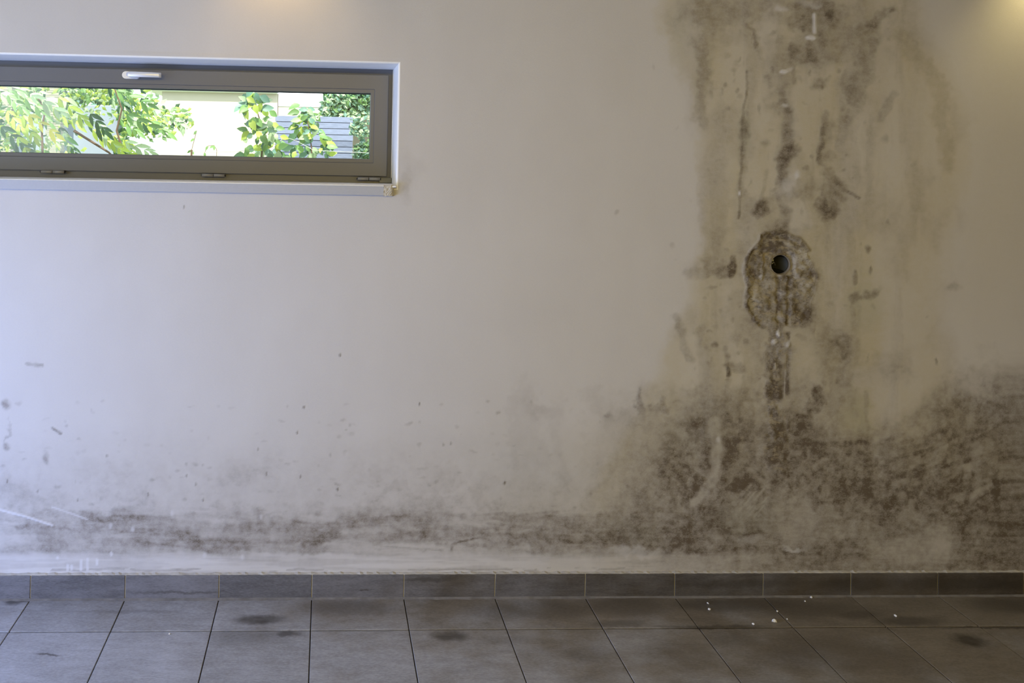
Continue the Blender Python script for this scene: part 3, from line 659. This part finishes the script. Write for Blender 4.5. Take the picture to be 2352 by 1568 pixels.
# hinges
hm = simple('hinge_grey', (.23, .225, .22), .4, 200, .05, .02, metal=.2)
for hx, hy in ((121, 394.5), (490, 402.5), (847, 410.5)):
    c = W(hx, hy, yS - .004); hg = empty('hinge', c); hg.parent = win; hg.matrix_parent_inverse = Matrix.Translation(-Vector(win.location))
    for sgn in (-1, 1):
        bm = bmesh.new(); tube(bm, [(sgn * .0015, 0, 0), (sgn * .043, 0, 0)], .0062, 14); bm_obj('knuckle', bm, hm, hg, True)
    bm = bmesh.new(); tube(bm, [(-.047, 0.001, 0), (.047, 0.001, 0)], .0032, 8); bm_obj('pin', bm, dark, hg, True)
    bm_obj('hinge_leaf', newbox(-.040, .040, .002, DF - c.y, -.004, .006), alu, hg)
# little grey corner packer at the lower right of the frame
c0 = W(871, 413, DF - .012); c1 = W(895, 424, DF - .012)
wpart('corner_cap', newbox(c0.x, op_r - .001, DF - .014, DF + .002, SILL_TOP - .002, W(885, 408, DF - .012).z, bev=.002), simple('olive_grey_plastic', (.16, .155, .125), .6))
# sill
sillm = simple('pale_grey_sill', (.40, .41, .45), .5, 120, .05, .04)
whitem = simple('daylit_sill_top', (.90, .90, .90), .6, 120, .02, .02, spec=.2)  # top face of the sill board, whitened for the daylight falling on it
yF = -.020
s_low = (W(0, 434, yF).z + W(880, 449.5, yF).z) / 2; st_ = (W(0, 411.5, yF).z + W(880, 425.5, yF).z) / 2
sill_x1 = W(882, 430, yF).x
wpart('sill_top', newbox(op_l + .001, op_r - .001, yF + .001, DF + .05, st_ - .006, st_, bev=.001), whitem)
wpart('sill_front', newbox(op_l - .003, sill_x1, yF, -.0015, s_low, st_ - .0015, bev=.0015), sillm)
# sealant and tape on the sill corner
bm = bmesh.new(); r_ = random.Random(9); cx0, cx1 = sill_x1 - .001, W(906, 430, yF).x
nxg, nzg = 9, 9; vv = [[None] * (nxg + 1) for _ in range(nzg + 1)]; back = []
for j in range(nzg + 1):
    for i in range(nxg + 1):
        a, b_ = i / nxg, j / nzg
        edgef = .0025 * (r_.random() - .5)
        yy = yF - .0015 + .0022 * r_.random() + (.010 * max(0, a - .75) / .25)
        vv[j][i] = bm.verts.new((cx0 + (cx1 - cx0) * a + (edgef if i in (0, nxg) else 0), yy, s_low - .001 + (st_ + .003 - s_low) * b_ + (edgef if j in (0, nzg) else 0)))
for j in range(nzg):
    for i in range(nxg): bm.faces.new((vv[j][i], vv[j][i + 1], vv[j + 1][i + 1], vv[j + 1][i]))
g_ = bmesh.ops.extrude_face_region(bm, geom=bm.faces[:])
for v in [v for v in g_['geom'] if isinstance(v, bmesh.types.BMVert)]: v.co.y = .002
wpart('corner_sealant', bm, simple('cream_sealant', (.50, .46, .38), .7, 160, .2, .3), smooth=False)
# bright caulk line up the jamb
bm = bmesh.new(); r_ = random.Random(4)
pts = [(op_r - .0005, DF - .004 - .004 * r_.random(), SILL_TOP + .01 + (op_t - SILL_TOP - .012) * i / 14) for i in range(15)]
tube(bm, pts, .0035, 6); wpart('caulk_line', bm, simple('white_caulk', (.62, .60, .55), .6, 200, .1, .2), smooth=True)

# ------------------------------------------------------------------ pipe in the hole
pipe = empty('drain_pipe', (hole_c.x, 0.004, hole_c.z)); tag(pipe, 'dark open pipe end in the mouldy hole of the plaster wall', 'pipe')
blackp = simple('black_plastic', (.006, .006, .006), .7, 80, .2, .05, spec=.15)
greyp = simple('grey_plastic', (.045, .043, .034), .7, 80, .2, .05)
creamp = simple('pipe_mortar', (.19, .155, .105), .9, 200, .4, .5, dist=.003)
def lathe(prof, seg=40, wob=0.0):
    bm = bmesh.new(); rings = []; r_ = random.Random(2)
    for r, yy in prof: rings.append([bm.verts.new(((r + wob * (r_.random() - .5)) * math.cos(2 * math.pi * k / seg), yy, (r + wob * (r_.random() - .5)) * math.sin(2 * math.pi * k / seg))) for k in range(seg)])
    for i in range(len(rings) - 1):
        for k in range(seg): bm.faces.new((rings[i][k], rings[i][(k + 1) % seg], rings[i + 1][(k + 1) % seg], rings[i + 1][k]))
    return bm, rings
bm, _ = lathe([(hole_r + .003, .008), (hole_r + .001, .0015), (hole_r - .0012, .002), (hole_r - .002, .012), (hole_r - .002, .055)], 44, .0012)
bm_obj('mortar_collar', bm, creamp, pipe, True)
bm, rg = lathe([(hole_r - .0025, .012), (hole_r - .004, .012), (hole_r - .005, .16), (hole_r * .2, .165)], 44); bm.faces.new(rg[-1])
bm_obj('pipe_wall', bm, blackp, pipe, True)
# grey inner sleeve, offset to the right, and loose cable
bm = bmesh.new(); rr = hole_r - .0045; a_ = []
for i in range(15):
    an = math.radians(-52 + 104 * i / 14)
    a_.append((bm.verts.new((rr * math.cos(an), .010, rr * math.sin(an))), bm.verts.new((rr * math.cos(an), .12, rr * math.sin(an))), bm.verts.new((rr * .62, .012 + .03, rr * math.sin(an) * .9)), ))
for i in range(14):
    bm.faces.new((a_[i][0], a_[i + 1][0], a_[i + 1][2], a_[i][2])); bm.faces.new((a_[i][1], a_[i + 1][1], a_[i + 1][2], a_[i][2]))
bm_obj('sleeve', bm, greyp, pipe, True)
bm = bmesh.new(); tube(bm, [(-rr * .92, .014, .002), (-rr * .5, .016, .007), (-rr * .1, .03, -.006), (rr * .2, .05, -.012), (rr * .3, .09, -.004)], .0016, 6)
bm_obj('cable', bm, simple('dull_cable', (.16, .15, .14), .5), pipe, True)
bm = bmesh.new(); tube(bm, [(0, .05, .012), (0, .05, .004)], .004, 8, .002); tube(bm, [(-.001, .05, .000), (-.002, .05, -.006)], .003, 8, .002)
bm_obj('connector', bm, simple('connector_grey', (.5, .5, .5), .3), pipe, True)

# ------------------------------------------------------------------ plaster chips on the floor
chipm = simple('white_plaster_chip', (.82, .80, .76), .85, 300, .1, .2)
chips = [((1626, 1386), 4.0, 'tiny white plaster chip, upper of the two left of the chips'), ((1629.5, 1400), 5.0, 'white plaster flake just below the tiny chip, left end of the scatter'),
         ((1730, 1434), 5.2, 'round white plaster crumb close to the floor joint'), ((1778, 1427), 8.0, 'largest white plaster flake, pointed, lying on the floor tile'),
         ((1785, 1404), 3.6, 'tiny white plaster crumb behind the largest flake'), ((1808, 1422), 3.0, 'faint white plaster speck right of the largest flake'),
         ((1859, 1368.5), 5.0, 'white plaster crumb touching the foot of the skirting'), ((1849, 1381), 3.6, 'small white plaster crumb just in front of the skirting'),
         ((2057, 1415), 5.0, 'lone white plaster crumb far right on the floor'), ((389, 1456), 3.4, 'lone white plaster speck on the bluish tiles at the left')]
for i, ((px, py), s, lab) in enumerate(chips):
    p = G(px, py); r = s * (2.6 / F) * .62; r_ = random.Random(40 + i)
    bm = bmesh.new(); bmesh.ops.create_icosphere(bm, subdivisions=1, radius=1)
    for v in bm.verts:
        k = .75 + .5 * r_.random(); v.co = Vector((v.co.x * r * k * (1.25 if s > 6 else 1), v.co.y * r * k, max(-.45, v.co.z * .75) * r * k))
    zmin = min(v.co.z for v in bm.verts)
    for v in bm.verts: v.co.z -= zmin - .0001
    o = bm_obj('plaster_chip', bm, chipm, loc=(p.x, min(p.y, -FD - r - .002), 0)); tag(o, lab, 'plaster chip', 'plaster chips fallen on the floor')

# ------------------------------------------------------------------ garden outside
GZ = -.10
struct('garden_ground', newbox(-16, 16, WT + .0, 30, GZ - .2, GZ), simple('dry_grass', (.16, .20, .07), .9, 8, .35))
def leaf_mat(name, col):
    m = bpy.data.materials.new(name); m.use_nodes = True; n, l = m.node_tree.nodes, m.node_tree.links
    b = n['Principled BSDF']; out = n['Material Output']; b.inputs['Roughness'].default_value = .45
    oi = N(n, 'ShaderNodeObjectInfo'); tc = N(n, 'ShaderNodeTexCoord'); no = N(n, 'ShaderNodeTexNoise', i_Scale=22.0, i_Detail=3.0); l.new(tc.outputs['Object'], no.inputs['Vector'])
    ad = N(n, 'ShaderNodeMath', operation='ADD'); l.new(oi.outputs['Random'], ad.inputs[0]); l.new(no.outputs['Fac'], ad.inputs[1])
    mr = N(n, 'ShaderNodeMapRange'); mr.inputs[1].default_value = .3; mr.inputs[2].default_value = 1.7; mr.inputs[3].default_value = .6; mr.inputs[4].default_value = 1.4; l.new(ad.outputs[0], mr.inputs[0])
    vs = N(n, 'ShaderNodeVectorMath', operation='SCALE'); vs.inputs[0].default_value = col; l.new(mr.outputs[0], vs.inputs['Scale']); l.new(vs.outputs[0], b.inputs['Base Color'])
    tl = N(n, 'ShaderNodeBsdfTranslucent'); l.new(vs.outputs[0], tl.inputs[0])
    mx = N(n, 'ShaderNodeMixShader'); mx.inputs[0].default_value = .35; l.new(b.outputs[0], mx.inputs[1]); l.new(tl.outputs[0], mx.inputs[2]); l.new(mx.outputs[0], out.inputs[0])
    return m
LM = {'lime': leaf_mat('lime_leaf', (.40, .52, .10)), 'mid': leaf_mat('mid_green_leaf', (.17, .31, .10)), 'dark': leaf_mat('dark_green_leaf', (.07, .15, .075)),
      'pale': leaf_mat('pale_leaf', (.42, .54, .32)), 'yellow': leaf_mat('yellow_leaf', (.66, .62, .12)), 'blue': leaf_mat('bluish_leaf', (.15, .28, .21))}
barkm = simple('brown_stem', (.12, .075, .045), .8, 60, .2)
def leaf_mesh(name, wd, fold=.25, droop=.2, m=None):
    me = bpy.data.meshes.new(name); prof = [(0, .02), (.15, .55), (.38, 1), (.65, .82), (.86, .4), (1, 0)]
    vs, fs = [], []
    for t, w_ in prof:
        z = -droop * t * t; hw = wd * w_ / 2
        vs += [(t, -hw, z + fold * hw), (t, 0, z), (t, hw, z + fold * hw)]
    for i in range(5):
        for k in range(2): a = i * 3 + k; fs.append((a, a + 3, a + 4, a + 1))
    me.from_pydata(vs, [], fs)
    for p in me.polygons: p.use_smooth = True
    me.materials.append(m); return me
def leafset(wd, names, **k): return {nm: leaf_mesh('leaf', wd, m=LM[nm], **k) for nm in names}
def orient(d, up):
    d = d.normalized(); s = up.cross(d)
    if s.length < 1e-4: s = Vector((1, 0, 0)).cross(d)
    s.normalize(); n_ = d.cross(s); return Matrix((d, s, n_)).transposed()
def add_leaf(me, root, p, d, up, s):
    o = bpy.data.objects.new('leaf', me); COL.objects.link(o); o.parent = root
    o.matrix_basis = Matrix.Translation(p - root.location) @ orient(d, up).to_4x4() @ Matrix.Diagonal((s, s, s, 1))
    return o
def foliage_stuff(name, root, pts, ls, mats, r_):
    """dense background leaves in one mesh; several greens by material slot"""
    verts, faces, mi = [], [], []
    for p, s in zip(pts, ls):
        d = Vector((r_.uniform(-1, 1), r_.uniform(-.6, .6), r_.uniform(-1, .5))).normalized(); up = Vector((r_.uniform(-.6, .6), -1, r_.uniform(-.2, 1)))
        M = orient(d, up); b_ = len(verts)
        for t, w_ in ((0, 0), (.4, -.28), (.4, .28), (1, 0), (.45, 0)):
            q_ = M @ Vector((t * s, w_ * s, .06 * s if w_ == 0 and 0 < t < 1 else 0)); verts.append(p + q_ - root.location)
        faces += [(b_, b_ + 1, b_ + 4), (b_ + 1, b_ + 3, b_ + 4), (b_ + 3, b_ + 2, b_ + 4), (b_ + 2, b_, b_ + 4)]; k = r_.randrange(len(mats)); mi += [k] * 4
    me = bpy.data.meshes.new(name); me.from_pydata([tuple(v) for v in verts], [], faces)
    for m in mats: me.materials.append(LM[m])
    me.polygons.foreach_set('material_index', mi)
    o = bpy.data.objects.new(name, me); COL.objects.link(o); o.parent = root; o['kind'] = 'stuff'; return o

# -- neighbour's house
yH = 9.4
cream = simple('cream_render', (.50, .455, .36), .9, 6, .05, .1); white = simple('white_fascia', (.86, .87, .88), .7, 20, .03)
shadec = simple('shaded_cream_render', (.26, .225, .16), .9, 6, .06, .1)  # the cream render again, its shade put into a darker beige
hx0, hx1 = W(372, 230, yH).x, W(638, 230, yH).x; hz = W(520, 213, yH).z
house = empty('neighbour_house', ((hx0 + hx1) / 2, yH, GZ)); tag(house, 'cream rendered house with white eaves beyond the climbing plants', 'house')
def child(name, bm, m, root, smooth=False):
    for v in bm.verts: v.co -= root.location
    return bm_obj(name, bm, m, root, smooth)
child('wall', newbox(hx0, hx1, yH, yH + 3, GZ, hz), cream, house)
child('fascia', newbox(hx0 - .25, hx1 + .004, yH - .06, yH + 3.1, hz, W(520, 204, yH).z + .02, bev=.01), white, house)
bm = bmesh.new(); tube(bm, [(hx0 - .25, yH - .10, hz + .045), (hx1 + .004, yH - .10, hz + .045)], .04, 10); child('gutter', bm, simple('zinc_gutter', (.45, .5, .55), .5), house)
bm = bmesh.new(); za = W(520, 204, yH).z + .02; vs = [bm.verts.new(p) for p in ((hx0 - .25, yH - .06, za), (hx1 + .004, yH - .06, za), (hx1 + .004, yH + 3.1, za), (hx0 - .25, yH + 3.1, za), (hx0 - .25, yH + 1.4, za + .42), (hx1 + .004, yH + 1.4, za + .42))]
for f in ((0, 1, 5, 4), (3, 4, 5, 2), (0, 4, 3), (1, 2, 5), (0, 3, 2, 1)): bm.faces.new([vs[k] for k in f])
child('roof', bm, simple('pale_roof', (.75, .72, .70), .8, 12, .08), house)
# annex: white upper box over cream wall, right of the house
y2 = yH + .03
annex = empty('garage_annex', (W(700, 250, y2).x, y2, GZ)); tag(annex, 'cream garage with bright white upper band behind the grey plank screen', 'garage')
ax0, ax1 = hx1 + .008, W(742, 230, y2).x
child('wall', newbox(ax0, W(860, 230, y2).x, y2, y2 + 3, GZ, W(690, 246, y2).z), cream, annex)
child('white_band', newbox(ax0, ax1, y2 - .015, y2 + 3, W(690, 246, y2).z, W(690, 214, y2).z, bev=.01), white, annex)
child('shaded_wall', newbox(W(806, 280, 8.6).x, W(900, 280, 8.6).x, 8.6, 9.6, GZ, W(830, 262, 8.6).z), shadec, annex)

# -- grey plank screen
yP = 7.4
px0, px1 = W(632, 300, yP).x, W(810.5, 300, yP).x; pt = W(720, 267.5, yP).z; pitch = 13.9 * (yP + 2.6) / F
scr = empty('plank_screen', ((px0 + px1) / 2, yP, GZ)); tag(scr, 'weathered grey-blue horizontal plank screen standing behind a climber', 'fence')
pm, n, l, b = mat('weathered_plank', (.27, .30, .37), .85)
tc = N(n, 'ShaderNodeTexCoord'); mp = N(n, 'ShaderNodeMapping'); mp.inputs['Scale'].default_value = (2, 8, 26); l.new(tc.outputs['Object'], mp.inputs[0]); no = N(n, 'ShaderNodeTexNoise', i_Scale=3.0, i_Detail=6.0, i_Roughness=.7); l.new(mp.outputs[0], no.inputs[0])
oi = N(n, 'ShaderNodeObjectInfo'); ad = N(n, 'ShaderNodeMath', operation='MULTIPLY_ADD'); l.new(oi.outputs['Random'], ad.inputs[0]); ad.inputs[1].default_value = .25; l.new(no.outputs['Fac'], ad.inputs[2])
cr = N(n, 'ShaderNodeValToRGB'); cr.color_ramp.elements[0].position = .35; cr.color_ramp.elements[0].color = (.085, .10, .15, 1); cr.color_ramp.elements[1].position = .75; cr.color_ramp.elements[1].color = (.19, .215, .31, 1); l.new(ad.outputs[0], cr.inputs[0]); l.new(cr.outputs[0], b.inputs['Base Color'])
bm_obj('gap_shade_sheet', newbox(px0 - scr.location.x + .01, px1 - scr.location.x - .01, .0225, .0238, 0, pt - GZ - .02), simple('dark_gap_shade', (.03, .035, .05), .9), scr)  # dark sheet added for the shade in the plank gaps
ph = pitch - .008; me_p = None; z = pt
r_ = random.Random(8)
while z - pitch > GZ:
    if me_p is None:
        o = bm_obj('plank', newbox(px0 - scr.location.x, px1 - scr.location.x, 0, .022, 0, ph, bev=.002), pm, scr); me_p = o.data
    else: o = link('plank', me_p, None, scr)
    o.location = (r_.uniform(-.004, .004), r_.uniform(-.003, .003), z - ph - GZ); z -= pitch
for xx in (px0 + .06, (px0 + px1) / 2, px1 - .06):
    bm_obj('post', newbox(xx - scr.location.x - .03, xx - scr.location.x + .03, .024, .075, 0, pt - GZ - .02), pm, scr)

# -- climbing plants in front
def climber(x_base, dist_y, stem_px, nleaf, spread, seed, label, top_kind, names=('mid', 'lime', 'pale', 'dark', 'blue')):
    r_ = random.Random(seed); p0 = W(*stem_px[-1], dist_y); root = empty('climbing_plant', (p0.x, dist_y, GZ)); tag(root, label, 'plant', 'climbing plants outside the window')
    pts = [W(a, b_, dist_y) for a, b_ in stem_px]; pts[-1:] = [pts[-1], Vector((pts[-1].x + .03, dist_y, GZ))]
    bm = bmesh.new(); tube(bm, pts[::-1], .006, 6, .002); child('stem', bm, barkm, root)
    ms = leafset(.62, names, fold=.35, droop=.35)
    ws = [3, 3, 2, 2, 2][:len(names)]
    P_ = [W(a, b_, dist_y) for a, b_ in stem_px]
    for i in range(nleaf):
        t = (i + r_.random()) / nleaf * (len(P_) - 1); k = min(int(t), len(P_) - 2); p = P_[k].lerp(P_[k + 1], t - k)
        sp_ = spread[min(int(t / (len(P_) - 1) * len(spread)), len(spread) - 1)] * (dist_y + 2.6) / F
        p = p + Vector((r_.uniform(-1, 1) * sp_, r_.uniform(-.07, .07), r_.uniform(-.02, .02)))
        d = Vector((r_.uniform(-1, 1) + (p - P_[k]).x * 6, r_.uniform(-.5, .3), r_.uniform(-1.1, .35))); up = Vector((r_.uniform(-.5, .5), -1, r_.uniform(0, .9)))
        add_leaf(ms[r_.choices(names, ws)[0]], root, p, d, up, r_.uniform(.036, .072))
    return root
climber(0, 1.25, [(578, 206), (586, 240), (598, 280), (606, 310), (602, 345), (600, 380)], 120, [18, 26, 34, 36, 42, 50], 21, 'leafy climber rising alone in front of the cream house wall', 0)
climber(0, 1.55, [(702, 250), (706, 275), (712, 310), (716, 345), (718, 380)], 115, [16, 30, 34, 44, 50], 22, 'leafy climber growing in front of the grey plank screen', 0)
climber(0, 1.85, [(625, 345), (640, 362), (650, 385)], 24, [40, 50], 23, 'low sprig of leaves between the two tall climbers', 0)
# thin arching tendril and wire
o = empty('garden_wire', tuple(W(600, 345, 1.40))); tag(o, 'thin pale wire strung through the climbers', 'wire')
bm = bmesh.new(); tube(bm, [W(a, b_, 1.40) for a, b_ in ((440, 348), (470, 349), (540, 348), (600, 343), (634, 330), (648, 320), (665, 318), (682, 324), (720, 345), (860, 352), (1100, 356))], .0014, 5); child('strand', bm, simple('pale_wire', (.45, .47, .42), .6), o)
for a, b_ in ((440, 348), (1100, 356)):
    q_ = W(a, b_, 1.40); bm = bmesh.new(); tube(bm, [(q_.x, q_.y, GZ), (q_.x, q_.y, q_.z + .01)], .006, 6); child('stake', bm, barkm, o)
for pts_, lab in (([(452, 300), (447, 318), (440, 345), (438, 380)], 'bare thin tendril in front of the house wall'), ([(470, 350), (478, 335), (492, 334), (498, 344)], 'small curled tendril beside the house wall')):
    o = empty('tendril', tuple(W(*pts_[-1], 1.6))); tag(o, lab, 'plant stem'); bm = bmesh.new(); tube(bm, [W(a, b_, 1.6) for a, b_ in pts_] + [Vector((W(*pts_[-1], 1.6).x, 1.6, GZ))], .0016, 5); child('stem', bm, barkm, o)
    ms = leafset(.5, ('mid',))
    for k in range(4): q_ = W(*pts_[min(k, len(pts_) - 2)], 1.6); add_leaf(ms['mid'], o, q_, Vector((random.uniform(-1, 1), -.2, -.5)), Vector((0, -1, .4)), .03)

# -- wisteria on the left
def wisteria():
    r_ = random.Random(31); yW = 1.15
    root = empty('wisteria', (W(250, 400, yW).x, yW, GZ)); tag(root, 'bright yellow-green wisteria filling the left half of the window view', 'plant')
    bm = bmesh.new()
    for pp in ([(285, 420), (280, 340), (268, 300), (280, 250), (262, 200), (240, 150)], [(100, 420), (96, 300), (104, 250), (80, 215), (60, 150)], [(170, 300), (250, 350), (280, 380)]):
        Q = [W(a, b_, yW + .12) for a, b_ in pp]
        if pp[0][1] >= 420: Q = [Vector((Q[0].x, Q[0].y, GZ))] + Q
        tube(bm, Q, .008, 6, .003)
    child('stem', bm, barkm, root)
    names = ('lime', 'mid', 'pale', 'yellow', 'dark'); ms = leafset(.31, names, fold=.3, droop=.15)
    n_ = 0
    fronds = []
    while len(fronds) < 60:
        px = r_.uniform(-30, 400); py = r_.uniform(180, 345)
        if px > 300 and abs(py - (215 + (px - 300) * .35)) > 45: continue
        if px > 330 and r_.random() < .3: continue
        if (-12 < px < 26 or 84 < px < 136) and 170 < py < 262 and r_.random() < .75: continue
        fronds.append((px, py))
    for px, py in fronds:
        p = W(px, py, yW + r_.uniform(-.15, .3)); ax = Vector((r_.uniform(.4, 1), r_.uniform(-.2, .2), r_.uniform(-1.1, -.2))).normalized(); L = r_.uniform(.13, .2)
        kind = r_.choices(names, (4, 3, 3, 1 if px < 200 else .4, 2))[0]
        side = Vector((ax.z, 0, -ax.x)); kk = 3; 
        for j in range(kk):
            for sg in (-1, 1):
                if n_ >= 299: break
                q_ = p + ax * L * (j + .5) / kk; d = ax * 1.0 + side * sg * .62 + Vector((0, r_.uniform(-.3, .3), -.2))
                add_leaf(ms[kind], root, q_, d, Vector((r_.uniform(-.3, .3), -1, .5)), r_.uniform(.05, .085) * (1 if px < 290 else .7)); n_ += 1
        if n_ < 299: add_leaf(ms[kind], root, p + ax * L, ax, Vector((0, -1, .5)), .07); n_ += 1
    pts, ls = [], []
    for k in range(5200):
        px = r_.uniform(-260, 445); py = r_.uniform(150, 400)
        if px > 300:
            c = 262 + (px - 300) * .12; hw = 80 - (px - 300) * .42
            if abs(py - c) > hw * r_.uniform(.4, 1): continue
        if 35 < px < 280 and py > 275 and r_.random() < .85: continue
        if 175 < px < 272 and py > 232 and r_.random() < .85: continue
        if (0 < px < 30 or 98 < px < 142) and 188 < py < 272 and r_.random() < .93: continue
        pts.append(W(px, py, yW + r_.uniform(.25, 1.0))); ls.append(r_.uniform(.03, .06))
    foliage_stuff('foliage', root, pts, ls, ('lime', 'mid', 'pale', 'dark', 'mid', 'lime'), r_)
wisteria()
# -- board added as the pane's grey reflection, pale pillars behind the wisteria
yB = 2.9
bx0, bx1 = W(30, 300, yB).x, W(274, 300, yB).x
gp = empty('pane_reflection', ((bx0 + bx1) / 2, yB, GZ)); tag(gp, 'blue-grey reflection in the pane, built as an upright board behind the wisteria', 'reflection stand-in')
child('board', newbox(bx0, bx1, yB, yB + .03, GZ, W(150, 240, yB).z, bev=.004), simple('blue_grey_reflection', (.25, .29, .34), .6, 5, .15), gp)
child('reflection_edge', newbox(bx1 - .01, bx1 + .012, yB - .02, yB + .04, GZ, W(150, 238, yB).z), simple('dark_reflection_edge', (.05, .08, .07), .7), gp)
stonem = simple('pale_stacked_stone', (.27, .26, .19), .9, 40, .3, .3)
for (xa, xb, ya_, yb_), lab in (((5, 27, 150, 272), 'pale stacked-stone pillar at the extreme left of the window'), ((105, 140, 150, 268), 'pale stacked-stone pillar behind wisteria leaves, second from left')):
    yy = 2.6; x0, x1 = W(xa, 220, yy).x, W(xb, 220, yy).x; r_ = random.Random(int(xa)); z0 = GZ; z1 = W(xa, ya_, yy).z; bm = bmesh.new(); z = z0
    o = empty('garden_pillar', ((x0 + x1) / 2, yy, GZ)); tag(o, lab, 'pillar')
    while z < z1:
        h = r_.uniform(.012, .022); e = r_.uniform(-.003, .003); box(bm, x0 + e, x1 + r_.uniform(-.003, .003), yy + r_.uniform(0, .004), yy + .08, z, z + h - .002); z += h
    st = child('stone_courses', bm, stonem, o); st['kind'] = 'stuff'

# -- hedge far behind the wisteria
r_ = random.Random(77); hg_ = empty('hedge', (W(80, 300, 5.2).x, 5.2, GZ)); tag(hg_, 'tall mixed green hedge seen through the wisteria leaves', 'hedge')
bm = bmesh.new()
for px in range(-260, 260, 40): q_ = W(px, 200, 5.5); tube(bm, [(q_.x, 5.5, GZ), (q_.x, 5.5, q_.z)], .02, 6, .008)
child('branches', bm, barkm, hg_)
pts, ls = [], []
for k in range(5200):
    px = r_.uniform(-420, 300); pts.append(W(px, r_.uniform(120, 400), 5.3 + r_.uniform(-.3, .3))); ls.append(r_.uniform(.06, .13))
foliage_stuff('foliage', hg_, pts, ls, ('lime', 'mid', 'pale', 'mid', 'blue', 'dark'), r_)
# -- evergreen shrubs on the right and trees behind
def shrub(name, label, regions, yy, nl, ls_, mats, seed, trunk):
    r_ = random.Random(seed); c = W(*trunk, yy); root = empty(name, (c.x, yy, GZ)); tag(root, label, 'shrub' if name != 'tree' else 'tree')
    bm = bmesh.new(); tube(bm, [(c.x, yy + .1, GZ), (c.x + .02, yy + .1, (GZ + c.z) / 2), (c.x - .02, yy + .1, c.z)], .03, 7, .012); child('trunk', bm, barkm, root)
    pts, ls = [], []
    for k in range(nl):
        cx, cy, rx, ry = regions[r_.randrange(len(regions))]
        a = r_.uniform(0, 2 * math.pi); q_ = math.sqrt(r_.random()); dz = r_.uniform(-1, 1) * math.sqrt(max(0, 1 - q_ * q_))
        rad = rx * (yy + 2.6) / F
        pts.append(W(cx + rx * q_ * math.cos(a), cy + ry * q_ * math.sin(a), yy) + Vector((0, dz * rad * .6, 0))); ls.append(r_.uniform(*ls_))
    foliage_stuff('foliage', root, pts, ls, mats, r_)
shrub('evergreen_shrub', 'dense evergreen shrub above the right end of the plank screen', [(800, 236, 55, 38), (830, 215, 50, 40), (765, 255, 22, 16), (790, 262, 40, 16)], 8.05, 3000, (.06, .12), ('mid', 'blue', 'dark', 'pale'), 51, (866, 262))
shrub('ivy', 'grey-green ivy clump low at the right edge of the glass', [(838, 335, 22, 38), (845, 350, 18, 26), (828, 352, 12, 18)], 7.0, 420, (.05, .085), ('blue', 'dark', 'mid'), 52, (866, 350))
shrub('ivy', 'thin ivy spray just right of the plank screen top', [(820, 285, 16, 16), (838, 275, 20, 14), (812, 300, 6, 10), (836, 300, 8, 8)], 6.3, 170, (.05, .08), ('dark', 'pale', 'blue'), 53, (868, 285))
shrub('tree', 'dark tree crown peeping over the garage roof', [(700, 190, 70, 22), (760, 196, 40, 18)], 15, 1800, (.10, .2), ('dark', 'blue', 'mid'), 54, (710, 200))
